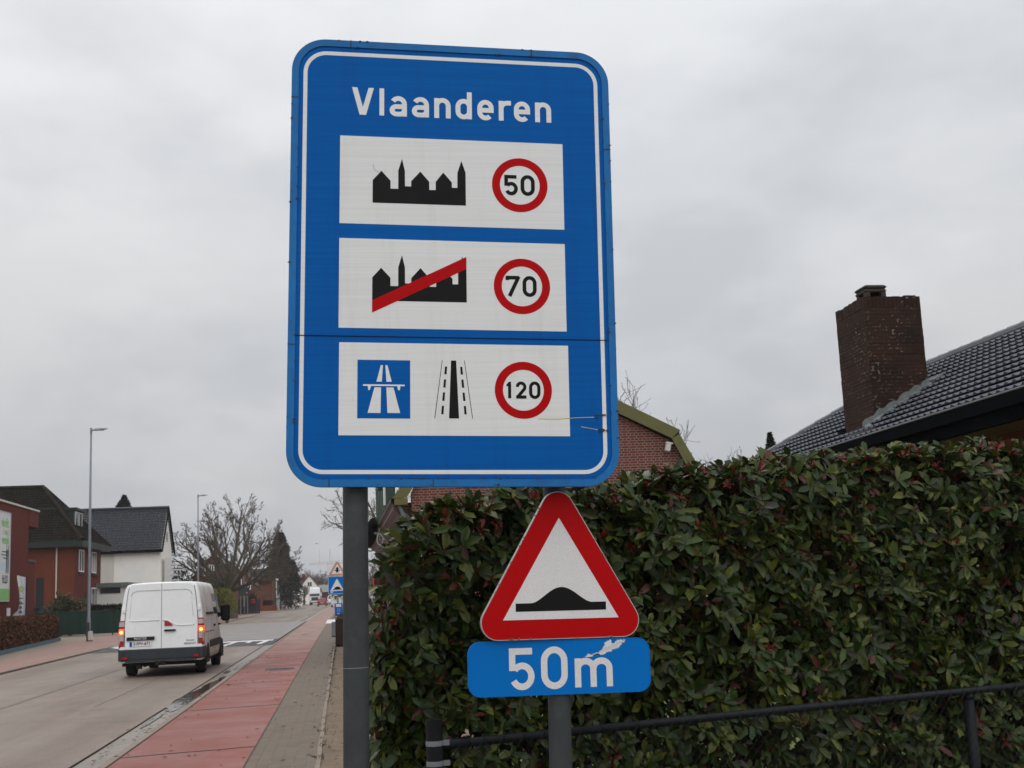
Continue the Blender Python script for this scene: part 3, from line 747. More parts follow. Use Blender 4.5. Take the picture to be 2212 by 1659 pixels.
mb = MB(TF); mb.prism(P3([(-.2083, -.1212), (.2112, -.1212)]+top_, .0018), (0, 0, .0006)); mb.build('hump_symbol', M['sign_black'], wf)
mb = MB(TF)
for k in range(26):
    e = random.choice([0, 0, 1, 2]); t_ = random.uniform(.1, .9)
    A_ = [(-.335, -.235), (0, .42), (.34, -.235)][e if e < 2 else 0]; B_ = [(0.0, .42), (.33, -.235), (.33, -.243)][e]
    if e == 0: A_, B_ = (-.3749, -.17), (-.0555, .395)
    if e == 1: A_, B_ = (.0595, .395), (.3749, -.17)
    if e == 2: A_, B_ = (-.3, -.2395), (.3, -.2395)
    a, b = A_[0]+(B_[0]-A_[0])*t_, A_[1]+(B_[1]-A_[1])*t_; q = random.uniform(.002, .006)
    mb.prism([(a-q, b-q, .0012), (a+q, b-q*.6, .0012), (a+q*.6, b+q, .0012), (a-q*.7, b+q*.5, .0012)], (0, 0, .0015))
mb.build('moss_speck', mat('moss_speck', (.14, .14, .08), .9, .5, 60), ws)['kind'] = 'stuff'
DF = face_frame((.9642, 5.60, 1.3608), .0664, -.0218)
dp = thing('distance_plate', 'blue plate reading 50m with a torn top corner, below the red triangle', 'sign plate', (.9642, 5.60, 1.24))
mb = MB(DF); mb.ring(rrect(.8308, .2373, .055), rrect(.8228, .2293, .051), -.020, .002); mb.build('rim', M['plate_blue'], dp)
mb = MB(DF); mb.prism(P3(rrect(.826, .2325, .053), -.004), (0, 0, .0045)); mb.build('panel', M['plate_blue'], dp)
mb = MB(DF); glyph(mb, '5', -.2350, -.0925, .1795, .158, .0008, 0, .965); glyph(mb, '0', -.0895, -.0935, .1835, .158, .0012, 0, .965); glyph(mb, 'm', .0645, -.0905, .1715, .166, .0008, 0, 1.10)
mb.build('lettering', M['honey'], dp)
tear = [(.1138, .0388), (.1202, .0511), (.1303, .0534), (.1322, .0496), (.15, .0535), (.1726, .0598), (.185, .0668), (.1972, .0724), (.2005, .083), (.2059, .0912), (.213, .104), (.2210, .1105), (.235, .1133), (.238, .104), (.2404, .0941), (.252, .099), (.262, .1085), (.2714, .1120), (.288, .1118), (.3039, .1118), (.292, .099), (.2787, .0892), (.272, .080), (.2619, .0744), (.247, .071), (.2291, .0601), (.212, .056), (.1883, .0479), (.18, .052), (.1724, .0541), (.155, .0475), (.1238, .0403)]
t2 = []
for i in range(len(tear)):
    a, b = tear[i], tear[(i+1) % len(tear)]
    for k in range(5):
        f = k/5; j = .0042 if k else .002
        t2.append((a[0]+(b[0]-a[0])*f+random.uniform(-j, j), min(.1145, a[1]+(b[1]-a[1])*f+random.uniform(-j, j))))
mb = MB(DF); mb.prism(P3(t2[::-1], .0005), (0, 0, .0009)); mb.build('torn_film', M['honey'], dp)
mb = MB(DF); mb.ribbon([(.150, .0465), (.166, .0500), (.173, .0525), (.182, .0485), (.186, .0440)], .004, .0016); mb.build('torn_edge', M['grime'], dp)

# ------------------------------------------------------------------ chain link fence
FA, FB = Vector((.499, 6.105)), Vector((4.159, 7.40)); FT = (FB-FA).normalized(); FN = Vector((-FT.y, FT.x))
fp = lambda s, n=0, z=0: Vector((*(FA+FT*s+FN*n), z))
fe = thing('chain_link_fence', 'low black tube fence with chain link mesh in front of the hedge', 'fence', (.43, 6.08, 0))
mb = MB(); mb.tube([fp(-.075, 0, -.02), fp(-.075, 0, 1.118)], .0395, 24); mb.tube([fp(-.075, 0, 1.118), fp(-.075, 0, 1.121)], .037, 24)
po = mb.build('end_post', M['black_steel'], fe, smooth=False)
for z in (1.012, .92, .55, .15):
    mb = MB()
    mb.lathe([(.0405, -.012), (.0415, -.010), (.0415, .010), (.0405, .012)], n=24, c=fp(-.075, 0, z), cap=False)
    q = fp(-.028, -.012, z); mb.box(q.x-.008, q.x+.022, q.y-.012, q.y+.008, z-.012, z+.012)
    mb.build('clamp', M['galv'], po, smooth=False)
mb = MB(); mb.tube([fp(0.0, 0, 1.0), fp(3, 0, 1.0), fp(6.3, 0, 1.0)], .0215, 16); mb.tube([fp(-.03, 0, 1.0), fp(.10, 0, 1.0)], .0235, 16); mb.build('top_rail', M['black_steel'], fe, smooth=True)
for s in (3.42, 6.2):
    mb = MB(); mb.tube([fp(s, .02, -.02), fp(s, .02, .99)], .034, 20); p_ = mb.build('post', M['black_steel'], fe, smooth=True)
    mb = MB(); mb.lathe([(.036, -.014), (.037, 0), (.036, .014)], n=20, c=fp(s, .02, .965), cap=True); mb.build('post_cap', M['black_steel'], p_, smooth=True)
mb = MB(); st = .055
def wire(a, b, off, r=.0011): mb.tube([a, b], r, 4, 0, False)
n_ = int(6.3/st)
for k in range(-18, n_):
    for sg in (0, 1):
        s0, s1 = (k*st, k*st+1.0) if sg == 0 else (k*st+1.0, k*st)
        z0, z1 = .02, 1.0
        lo, hi = max(0, min(s0, s1)), min(6.3, max(s0, s1))
        if hi <= lo: continue
        f = lambda s: z0+(z1-z0)*(s-s0)/(s1-s0)
        wire(fp(lo, -.024+.004*sg, f(lo)), fp(hi, -.024+.004*sg, f(hi)), 0)
for k in range(0, int(6.3/.11)):
    s = .05+k*.11
    mb.tube([fp(s-.035, -.026, .955), fp(s, -.028, 1.004), fp(s+.012, -.02, 1.024), fp(s+.02, 0, 1.026)], .0022, 4, 0, False)
    mb.tube([fp(s+.045, -.026, .955), fp(s+.012, -.029, 1.004)], .0022, 4, 0, False)
mb.build('wire_mesh', M['black_steel'], fe, uv=False)
# ------------------------------------------------------------------ leaves
def leaf_mesh(name, m, parent, pos, dr, nr, L, W, tint, droop=.22, fold=.20, simple=False, top=None):
    """pos, dr, nr: (N,3) arrays: leaf base, direction and upper side; one curved, folded leaf each"""
    N = len(pos); dr = dr/np.linalg.norm(dr, axis=1, keepdims=True)
    nr = nr-dr*np.sum(nr*dr, axis=1, keepdims=True); nr /= np.maximum(1e-6, np.linalg.norm(nr, axis=1, keepdims=True))
    sd = np.cross(dr, nr); L = L[:, None]; W = W[:, None]
    dv = (droop*RNG.uniform(.1, 2.2, N))[:, None]; fv = RNG.uniform(.3, 1.7, N)[:, None]; cv = RNG.normal(0, .10, N)[:, None]
    def P(t, s, h): return pos+dr*L*t+sd*(W*s+L*cv*t*t)+nr*(L*(-dv*t*t)+W*h*fv)
    if simple:
        V = np.stack([P(0, 0, 0), P(.5, -.5, fold), P(1, 0, 0), P(.5, .5, fold)], 1); T = [(0, 3, 2, 1)]
    else:
        V = np.stack([P(0, 0, 0), P(.32, -.36, fold), P(.35, 0, 0), P(.32, .36, fold), P(.76, -.44, fold), P(.79, 0, 0), P(.76, .44, fold), P(1, 0, .0)], 1)
        T = [(0, 2, 1), (0, 3, 2), (1, 2, 5, 4), (2, 3, 6, 5), (4, 5, 7), (5, 6, 7)]
    k = V.shape[1]; o_ = np.array(org(parent)) if parent is not None else np.zeros(3)
    me = bpy.data.meshes.new(name); vv = V.reshape(-1, 3)-o_
    base = (np.arange(N)*k)
    lens = np.array([len(t) for t in T]*N, dtype=np.int32)
    flat = np.concatenate([np.array(t) for t in T]); loops = (base[:, None]+flat[None, :]).reshape(-1).astype(np.int32)
    me.vertices.add(len(vv)); me.vertices.foreach_set('co', vv.astype(np.float32).ravel())
    me.loops.add(len(loops)); me.loops.foreach_set('vertex_index', loops)
    me.polygons.add(len(lens)); st_ = np.zeros(len(lens), np.int32); st_[1:] = np.cumsum(lens)[:-1]
    me.polygons.foreach_set('loop_start', st_); me.polygons.foreach_set('use_smooth', np.ones(len(lens), bool))
    me.update(calc_edges=True)
    ca = me.color_attributes.new('tint', 'FLOAT_COLOR', 'POINT')
    cc = np.ones((N, k, 4), np.float32); cc[:, :, :3] = tint[:, None, :]; ca.data.foreach_set('color', cc.ravel())
    me.materials.append(m)
    o = bpy.data.objects.new(name, me); COL.objects.link(o)
    if parent is not None: o.parent = parent
    return o
def unit(v): return v/np.maximum(1e-9, np.linalg.norm(v, axis=-1, keepdims=True))
def rand_dirs(n): return unit(RNG.normal(size=(n, 3)))

# ------------------------------------------------------------------ the evergreen hedge
S0 = Vector((.215, 6.44)); HL = 6.2; HD = .75
def hp3(u, n, z):
    u = u+n*.355*np.clip(1-u/3, 0, 1)
    return np.stack([S0.x+FT.x*u+FN.x*n, S0.y+FT.y*u+FN.y*n, z], -1)
def htop(u): return np.interp(u, [0, .03, .08, .16, .35, .8, 1.5, 2.05, 2.56, 3.1, 4.1, 4.9, 6.2], [1.64, 1.80, 1.94, 2.06, 2.17, 2.25, 2.29, 2.375, 2.44, 2.475, 2.55, 2.58, 2.64])+.02*np.sin(u*7)+.012*np.sin(u*17)
he = thing('hedge', 'tall clipped evergreen hedge with glossy leaves and red shoot tips behind the black fence', 'hedge', (3, 7.6, 0))
def shoots(n, mode):
    u = RNG.uniform(-.02, HL, n); v = RNG.random(n)
    if mode == 'front':
        z = .04+(htop(u)-.04)*v; dep = np.abs(RNG.normal(0, .05, n)); dep += .05*np.sin(u*9+z*7)+.05*np.sin(u*3.3-z*5+1)
        rnd = np.clip((z-(htop(u)-.22))/.22, 0, 1); dep += .20*rnd**2
        ax = np.stack([RNG.normal(0, .5, n), -1+RNG.normal(0, .3, n), .55+RNG.normal(0, .45, n)+.9*rnd], -1)
    elif mode == 'top':
        dep = RNG.uniform(.05, HD, n); z = htop(u)-np.abs(RNG.normal(0, .03, n))-.09*np.clip(.2-dep, 0, 1)*5*.5
        ax = np.stack([RNG.normal(0, .45, n), RNG.normal(-.25, .45, n), 1.0+RNG.normal(0, .2, n)], -1)
    elif mode == 'end':
        u = np.abs(RNG.normal(0, .05, n))-.02+.06*np.sin(v*9); z = .04+1.55*RNG.random(n); dep = RNG.uniform(0, HD, n)
        ax = np.stack([-1+RNG.normal(0, .3, n), RNG.normal(-.3, .5, n), .5+RNG.normal(0, .4, n)], -1)
    elif mode == 'inner':
        z = .06+(htop(u)-.10)*v; dep = RNG.uniform(.10, .42, n)
        ax = np.stack([RNG.normal(0, .7, n), -.6+RNG.normal(0, .6, n), .4+RNG.normal(0, .6, n)], -1)
    else:
        z = .4+(htop(u)-.44)*v; dep = RNG.uniform(.42, HD, n); ax = np.stack([RNG.normal(0, .7, n), .5+RNG.normal(0, .6, n), .4+RNG.normal(0, .6, n)], -1)
    # thin out towards the bottom, more so near the sign poles
    gap = np.interp(z, [0, .5, .95, 1.3], [.48, .46, .28, 0])*np.interp(u, [0, .25, .8, 2.4, 3.4, 6], [.3, .7, 1, 1, .55, .4])
    clump = .5+.5*np.sin(u*6.1+2*np.sin(z*5))*np.sin(z*8.3+1.7*np.sin(u*4))
    keep = RNG.random(n) > gap*(.55+.75*clump)
    holes = (np.sin(u*5.3+z*3.1)+np.sin(u*2.1-z*6.7+2)+np.sin(u*11.7+z*9.1)) > 1.9
    keep &= ~(holes & (RNG.random(n) < .65)) if mode == 'front' else True
    ax = ax[:, 0:1]*np.array([FT.x, FT.y, 0])+ax[:, 1:2]*np.array([FN.x, FN.y, 0])+ax[:, 2:3]*np.array([0, 0, 1.])
    return hp3(u, dep, z)[keep], unit(ax)[keep], (z/htop(u))[keep], u[keep]
pos_, ax_, zf_ = [], [], []
for mode, n in (('front', 2850), ('top', 1000), ('end', 520), ('inner', 2400), ('back', 3300)):
    p, a, zf, u = shoots(n, mode); pos_.append(p); ax_.append(a); zf_.append(zf)
SP = np.concatenate(pos_); SA = np.concatenate(ax_); SZ = np.concatenate(zf_)
red_s = RNG.random(len(SP)) < np.where(SZ > .92, .34, np.where(SZ > .78, .10, .03))
LPos, LDir, LNor, LL, LW, LT = [], [], [], [], [], []
bud = []
pal = np.array([(.022, .042, .007), (.034, .060, .009), (.048, .076, .010), (.062, .080, .017), (.030, .042, .010), (.105, .118, .016), (.026, .050, .008)])
for i in range(len(SP)):
    a = SA[i]; h = np.cross(a, [0, 0, 1.]) if abs(a[2]) < .95 else np.cross(a, [1., 0, 0]); h /= np.linalg.norm(h); g = np.cross(a, h)
    k = RNG.integers(5, 8); ph = RNG.uniform(0, 6.28); rs_ = red_s[i]
    for j in range(k):
        t = ph+j*2.4; el = RNG.uniform(.10, .75) if not rs_ else RNG.uniform(.5, 1.2)
        d = (h*math.cos(t)+g*math.sin(t))*math.cos(el)+a*math.sin(el)
        LPos.append(SP[i]-a*RNG.uniform(0, .045)); LDir.append(d); LNor.append(a*math.cos(el)-(h*math.cos(t)+g*math.sin(t))*math.sin(el)+RNG.normal(0, .25, 3))
        l = RNG.uniform(.060, .120)*(.52 if rs_ else 1); LL.append(l); LW.append(l*RNG.uniform(.38, .54))
        q = RNG.random()
        if rs_: c = np.array((.17, .022, .016))*RNG.uniform(.5, 1.4) if q < .7 else np.array((.10, .055, .016))
        elif q < .045: c = np.array((.095, .026, .016))*RNG.uniform(.7, 1.4)
        elif q < .08: c = np.array((.105, .12, .024))
        elif q < .10: c = np.array((.050, .040, .034))
        else: c = pal[RNG.integers(0, 7)]*RNG.uniform(.75, 1.3)
        LT.append(c)
    if RNG.random() < .42: bud.append(i)
leaf_mesh('foliage', M['leaf'], he, np.array(LPos), np.array(LDir), np.array(LNor), np.array(LL), np.array(LW), np.array(LT))
bud = np.array(bud); bp, bd, bn = [], [], []
for i in bud:
    for j in range(3):
        d = SA[i]+RNG.normal(0, .35, 3); bp.append(SP[i]+SA[i]*.005); bd.append(d); bn.append(RNG.normal(0, 1, 3))
bp = np.array(bp); leaf_mesh('red_shoot', M['leaf'], he, bp, np.array(bd), np.array(bn), RNG.uniform(.015, .038, len(bp)), RNG.uniform(.007, .013, len(bp)), np.array((.17, .020, .013))*RNG.uniform(.5, 1.5, (len(bp), 1)), simple=True)
mb = MB()
for i in range(0, len(SP), 2):
    p = Vector(SP[i]); a = Vector(SA[i]); mid = p-a*.07+Vector((0, 0, -.03)); e = mid-Vector((FN.x, FN.y, 0))*-.12+Vector((0, 0, -.10))
    mb.tube([e, mid, p], [.0032, .0026, .0018], 4, 0, False)
for k in range(58):
    u = random.uniform(.75, HL); n = random.uniform(.25, .6); q = [Vector((*(S0+FT*(u+random.uniform(-.06, .06)*j)+FN*(n+random.uniform(-.05, .05)*j)), z)) for j, z in enumerate((-.02, .35, .7, 1.1, 1.5))]
    mb.tube(q, [.017, .014, .011, .008, .004], 6, 0, False)
    for j in range(5):
        b = q[random.randint(1, 3)]; mb.tube([b, b+Vector((random.uniform(-.2, .2), random.uniform(-.25, .1), random.uniform(.1, .3))), b+Vector((random.uniform(-.3, .3), random.uniform(-.35, .1), random.uniform(.25, .6)))], [.006, .004, .002], 4, 0, False)
mb.build('branches', M['stem'], he, uv=False)
# dead grass and dry leaves at its foot
n = 2600; u = RNG.uniform(0, HL, n); nn = RNG.uniform(-.15, .8, n); p = hp3(u, nn, np.zeros(n)+.0)
d = np.stack([RNG.normal(0, .5, n), RNG.normal(0, .5, n), RNG.uniform(.2, 1, n)], -1)
tg = leaf_mesh('undergrowth', M['leaf_dry'], None, p, d, rand_dirs(n), RNG.uniform(.05, .20, n), RNG.uniform(.004, .012, n), np.where(RNG.random((n, 1)) < .5, np.array([[.10, .12, .03]]), np.array([[.15, .11, .055]]))*RNG.uniform(.5, 1.3, (n, 1)), simple=True)
tag(tg, kind='stuff')

# ------------------------------------------------------------------ clipped brown hedge on the left, shrubs, conifers, bare trees
def box_hedge(name, label, cat, A, B, h, dep, n, tints, leaf, m='leaf_dry', z0=0.0):
    A = Vector(A); B = Vector(B); t = (B-A).normalized(); L_ = (B-A).length; nrm = Vector((-t.y, t.x))
    r = thing(name, label, cat, ((A.x+B.x)/2, (A.y+B.y)/2, z0))
    f = RNG.random(n); u = RNG.uniform(0, L_, n); v = RNG.uniform(0, dep, n); z = RNG.uniform(0, h, n); off = np.abs(RNG.normal(0, .04, n))
    front = f < .5; top = (f >= .5) & (f < .75); end = (f >= .75) & (f < .93); e0 = (f >= .93)
    v = np.where(front, off, v); z = np.where(top, h-off, z); u = np.where(end, L_-off, u); u = np.where(e0, off, u)
    wob = .03*np.sin(u*5)*np.sin(z*6+1)
    p = np.stack([A.x+t.x*u+nrm.x*(v+wob), A.y+t.y*u+nrm.y*(v+wob), z0+z+wob], -1)
    ti = np.array(tints)[RNG.integers(0, len(tints), n)]*RNG.uniform(.5, 1.6, (n, 1))
    d = rand_dirs(n); leaf_mesh('foliage', M[m], r, p, d, rand_dirs(n), RNG.uniform(.7, 1.3, n)*leaf, RNG.uniform(.4, .6, n)*leaf, ti, simple=True)
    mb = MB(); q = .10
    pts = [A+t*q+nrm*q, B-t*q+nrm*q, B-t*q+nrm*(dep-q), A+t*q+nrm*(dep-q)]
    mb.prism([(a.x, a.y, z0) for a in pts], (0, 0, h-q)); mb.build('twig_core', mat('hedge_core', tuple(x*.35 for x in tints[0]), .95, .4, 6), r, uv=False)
    return r
def shrub(name, label, cat, c, rx, ry, h, n, tints, leaf, m='leaf_dry', group=None, cone=0.0, lumps=7, bark_=True, up=.0):
    r = thing(name, label, cat, c, group); c = np.array(c, float)
    if cone:
        t = RNG.random(n)**.62; R = (1-t)**cone; a = RNG.uniform(0, 6.283, n); k = R*np.sqrt(RNG.uniform(.3, 1, n))*(1+.26*np.sin(a*5+t*23)+.24*np.sin(a*3-t*37)+.15*np.sin(a*9+t*61))
        p = np.stack([rx*k*np.cos(a), ry*k*np.sin(a), h*(.03+.97*t)-.12*rx*k], -1)
        d = np.stack([np.cos(a), np.sin(a), -.35+RNG.normal(0, .35, n)], -1)+RNG.normal(0, .3, (n, 3))
    else:
        cen = RNG.normal(0, .42, (lumps, 3))*np.array([rx, ry, h*.22])+np.array([0, 0, h*.52]); rad = RNG.uniform(.38, .62, lumps)
        w = RNG.integers(0, lumps, n); q = rand_dirs(n)*(RNG.uniform(.3, 1, (n, 1))**.4)
        p = cen[w]+q*rad[w][:, None]*np.array([rx, ry, h*.62]); p[:, 2] = np.clip(p[:, 2], .02, h*1.1)
        d = q+RNG.normal(0, .6, (n, 3)); d[:, 2] += up
    ti = np.array(tints)[RNG.integers(0, len(tints), n)]*RNG.uniform(.55, 1.45, (n, 1))
    leaf_mesh('crown', M[m], r, p+c, d, rand_dirs(n), RNG.uniform(.6, 1.4, n)*leaf, RNG.uniform(.25, .5, n)*leaf, ti, simple=True)
    if bark_:
        mb = MB()
        if cone: mb.tube([c, c+np.array([0, 0, h*.5]), c+np.array([0, 0, h*.93])], [rx*.07, rx*.05, rx*.01], 7)
        else:
            for k in range(6): mb.tube([c+np.array([random.uniform(-.1, .1)*rx, random.uniform(-.1, .1)*ry, 0]), c+np.array([random.uniform(-.4, .4)*rx, random.uniform(-.4, .4)*ry, h*.35]), c+np.array([random.uniform(-.7, .7)*rx, random.uniform(-.7, .7)*ry, h*.75])], [h*.02, h*.014, h*.006], 5)
        mb.build('trunk', M['bark'], r, uv=False)
    return r
def bare_tree(name, label, c, H, lims, spread, trunk_h, trunk_r, counts, seed, group=None, twig_r=.012, ratio=.62, lift=.10, m2=None, wig=.22, dome=None):
    rnd = random.Random(seed); r = thing(name, label, 'tree', c, group); tr, cr = MB(), MB(); c = Vector(c)
    def rv(): return Vector((rnd.gauss(0, 1), rnd.gauss(0, 1), rnd.gauss(0, 1)))
    def branch(p, d, L_, rad, lev):
        ns = 5 if lev == 0 else (4 if lev < 3 else 3); pts = [p]; rr = [rad]; dirs = [d]
        end = rad*((.28 if dome else .45) if lev < len(counts) else .4)
        for k in range(ns):
            d = (d+rv()*wig*(.45 if lev == 0 else .8)+Vector((0, 0, lift*(1 if lev else .6)))).normalized()
            p = p+d*(L_/ns); pts.append(p); dirs.append(d); rr.append(max(twig_r, rad+(end-rad)*(k+1)/ns))
        (tr if lev < 1 else cr).tube(pts, rr, 7 if lev == 0 else (5 if lev == 1 else 3), 0, False)
        if lev < len(counts):
            n_ = counts[lev]
            for k in range(n_):
                t = (.40 if (dome and lev == 0) else .28); t = t+(1-t)*(k+rnd.random())/n_; i = min(ns-1, int(t*ns)); f = t*ns-i
                q = pts[i].lerp(pts[i+1], f); rq = rr[i]+(rr[i+1]-rr[i])*f
                side = rv(); side = (side-dirs[i]*side.dot(dirs[i])).normalized(); ang = rnd.uniform(.35, .95)
                branch(q, (dirs[i]*math.cos(ang)+side*math.sin(ang)).normalized(), L_*ratio*rnd.uniform(.65, 1.15)*(1.15-.4*t), max(twig_r, rq*.62), lev+1)
    tp = c+Vector((rnd.uniform(-.1, .1), 0, trunk_h))
    tr.tube([c-Vector((0, 0, .2)), c+Vector((0, 0, trunk_h*.25)), c+Vector((.05, 0, trunk_h*.7)), tp], [trunk_r*1.35, trunk_r*1.05, trunk_r*.95, trunk_r*.8], 10, 0, False)
    for k in range(lims):
        a = 2*PI*(k+rnd.uniform(-.25, .25))/lims; tilt = math.radians(spread)*math.sqrt(rnd.uniform(.05, 1)) if k else .05
        d = Vector((math.cos(a)*math.sin(tilt), math.sin(a)*math.sin(tilt), math.cos(tilt)))
        if dome:
            a = k*2.399+rnd.uniform(-.15, .15); tilt = math.radians(spread)*math.sqrt((k+.4)/lims)
            d = Vector((math.cos(a)*math.sin(tilt), math.sin(a)*math.sin(tilt), math.cos(tilt)))
            L_ = .90/math.sqrt((math.cos(tilt)/dome[1])**2+(math.sin(tilt)/dome[0])**2)
            branch(c+Vector((0, 0, trunk_h*rnd.uniform(.75, 1.0))), d, L_*rnd.uniform(.92, 1.06), trunk_r*rnd.uniform(.34, .46), 0); continue
        st_ = c+Vector((0, 0, trunk_h*rnd.uniform(.72, 1.0)))
        branch(st_, d, (H-trunk_h)*rnd.uniform(.72, .95)*(.60+.40*math.cos(tilt)), trunk_r*rnd.uniform(.36, .52), 0)
    zmx = max(v.z for v in cr.v)-c.z; kf = H/zmx
    for b_ in (tr, cr): b_.v = [Vector((c.x+(v.x-c.x)*kf, c.y+(v.y-c.y)*kf, c.z+(v.z-c.z)*kf)) for v in b_.v]
    tr.build('trunk', M['bark'], r, uv=False); cr.build('crown', M[m2 or 'twig'], r, uv=False)
    return r

# weeds and grass tufts along the soil verge and the edge of the pavers
n = 1000; ty = RNG.uniform(5, 46, n)**1.0; grp = RNG.integers(0, 150, n); gy = RNG.uniform(6, 46, 150); gx = np.where(RNG.random(150) < .55, RNG.normal(-.25, .03, 150), RNG.uniform(-.2, .6, 150))
p = np.stack([gx[grp]+RNG.normal(0, .035, n), gy[grp]+RNG.normal(0, .06, n), np.full(n, -.004)], -1); p[:, 2] += np.array([gz(y) for y in p[:, 1]])
d = np.stack([RNG.normal(0, .55, n), RNG.normal(0, .55, n), RNG.uniform(.3, 1, n)], -1)
tg = leaf_mesh('weeds', M['leaf_dry'], None, p, d, rand_dirs(n), RNG.uniform(.02, .075, n), RNG.uniform(.005, .014, n), np.where(RNG.random((n, 1)) < .35, np.array([[.065, .075, .022]]), np.array([[.11, .075, .045]]))*RNG.uniform(.5, 1.4, (n, 1)), simple=True)
tag(tg, kind='stuff')
# ------------------------------------------------------------------ buildings: helpers
def tiles(mb, O, U, V, L_, S_, tw, th, inside=None, step=.04, amp=.016, per=5, mi=0, wave=None):
    O, U, V = Vector(O), Vector(U).normalized(), Vector(V).normalized(); N = U.cross(V)
    nc = int(S_/th+.999); nt_ = int(L_/tw+.5)
    wave = wave or (lambda q: amp*math.cos(2*PI*q))
    rr = random.Random(5)
    for j in range(nc):
        v0, v1 = j*th, min(S_, (j+1)*th)
        run = []
        def flush():
            if len(run) < 1: return
            vs = []; us = [run[0][0]+k*tw/per for k in range(per*len(run)+1)]
            for u in us:
                h = wave(u/tw % 1.0); jt = (noise.noise(Vector((u*3.1, j*1.7, 2)))*.004)
                vs += [O+U*u+V*(v0-.012)+N*(step-.018+jt), O+U*u+V*(v0-.012)+N*(step+h+jt), O+U*u+V*v1+N*(h*.9+jt)]
            fs = []
            for k in range(len(us)-1): fs += [(3*k, 3*k+3, 3*k+4, 3*k+1), (3*k+1, 3*k+4, 3*k+5, 3*k+2)]
            mb.add(vs, fs, mi); run.clear()
        for i in range(nt_):
            u = i*tw
            if inside is None or inside(u+tw/2, (v0+v1)/2): run.append((u, 0))
            else: flush()
        flush()
    return mb
def rowcaps(mb, A, B, r, n, mi=0):
    A, B = Vector(A), Vector(B)
    for k in range(n):
        a, b = A.lerp(B, k/n), A.lerp(B, (k+1)/n+.12/n); mb.tube([a, b], [r*1.0, r*1.12], 10, mi, True)
def window(parent, c, wv, w, h, n, frame=.06, mullion=1, name='window', fm='white_frame', sill=None):
    """c: centre on the wall, wv: unit along wall, n: outward normal"""
    c, wv, n = Vector(c), Vector(wv).normalized(), Vector(n).normalized(); up = Vector((0, 0, 1))
    T = Matrix((wv, up, n)).transposed().to_4x4(); T.translation = c
    mb = MB(T); mb.ring([(-w/2, -h/2), (w/2, -h/2), (w/2, h/2), (-w/2, h/2)], [(-w/2+frame, -h/2+frame), (w/2-frame, -h/2+frame), (w/2-frame, h/2-frame), (-w/2+frame, h/2-frame)], -.05, .035)
    for k in range(mullion):
        x = -w/2+w*(k+1)/(mullion+1); mb.box(x-frame*.4, x+frame*.4, -h/2+frame, h/2-frame, -.02, .03)
    o = mb.build(name, M[fm], parent)
    mb = MB(T); mb.box(-w/2+frame*.5, w/2-frame*.5, -h/2+frame*.5, h/2-frame*.5, -.06, .008); mb.build('pane', M['glass'], o)
    if sill:
        mb = MB(T); mb.box(-w/2-.08, w/2+.08, -h/2-.16, -h/2-.01, -.02, .10); mb.build('sill', M[sill], o)
    return o

# ------------------------------------------------------------------ right: bungalow with the big chimney
bu = thing('bungalow', 'low brick house with dark wavy tiled roof and a thick brick chimney above the hedge', 'house', (10.5, 17, 0))
mb = MB(); mb.box(8.7, 13.4, 9, 25.0, 0, 3.62); mb.build('wall', M['brick_dark'], bu)
O_, U_, V_ = Vector((8.03, 9.0, 3.80)), Vector((0, 1, 0)), Vector((2.97, 0, 1.72)); SL = V_.length
def in_b(u, v):
    y = 9+u; x = 8.03+2.97*v/SL
    if y > 25.4-.865*(x-8.03): return False
    return not (18.86 < y < 20.2 and 8.5 < x < 9.6)
mb = MB(); N_ = U_.cross(V_).normalized()
# (u runs along the eave; the visible side of the tiles must face the street and the sky)
def tl(q): return .017*math.cos(2*PI*q)+.006*math.cos(4*PI*q)
tiles(mb, O_+Vector((0, 16.4, 0)), -U_, V_, 16.4, SL, .195, .262, lambda u, v: in_b(16.4-u, v), .070, .02, 6, 0, tl)
rf = mb.build('roof', M['tile_black'], bu)
mb = MB()
mb.poly([(8.03, 9, 3.76), (8.03, 25.4, 3.76), (11, 22.85, 5.48), (11, 9, 5.48)]); mb.poly([(11, 9, 5.5), (11, 22.85, 5.5), (14, 25.4, 3.76), (14, 9, 3.76)]); mb.poly([(8.03, 25.4, 3.77), (14, 25.4, 3.77), (11, 22.85, 5.49)])
mb.build('roof_deck', M['tile_anthracite'], bu)
mb = MB(); rowcaps(mb, (11, 9, 5.535), (11, 22.85, 5.535), .105, 34); rowcaps(mb, (11, 22.85, 5.53), (8.08, 25.37, 3.84), .095, 11); mb.build('ridge_tile', M['tile_black'], rf, smooth=False)
mb = MB(); mb.box(7.93, 8.03, 9, 25.45, 3.45, 3.775); mb.box(7.80, 7.93, 9, 25.45, 3.60, 3.765); mb.build('fascia', M['fascia'], bu)
mb = MB(); mb.tube([(7.80, 9, 3.772), (7.80, 25.45, 3.772)], .013, 8); mb.build('gutter_lip', M['zinc'], bu)
mb = MB(); mb.box(8.03, 8.70, 9, 25.4, 3.47, 3.50); mb.build('soffit', M['soffit'], bu)
w_ = window(bu, (8.69, 17.6, 2.55), (0, -1, 0), 2.3, 1.9, (-1, 0, 0), .08, 1, fm='fascia')
mb = MB(); rr = random.Random(3)
for k in range(41):
    z = 3.56+k*.06; j = [rr.uniform(-.003, .003) for _ in range(4)]
    if z+.06 > 6.03: break
    mb.box(8.55+j[0], 9.52+j[1], 18.90+j[2], 20.08+j[3], z, z+.0598)
ch = mb.build('chimney', M['brick_chimney'], bu)
mb = MB()
for (a, b, c_, d, nx) in ((8.5475, 9.5225, 18.8975, 18.99, 14), (8.5475, 9.5225, 19.99, 20.0825, 14)):
    for k in range(nx): mb.box(a+(b-a)*k/nx+.003, a+(b-a)*(k+1)/nx-.003, c_+rr.uniform(-.004, .004), d, 6.022, 6.205+rr.uniform(-.012, .012))
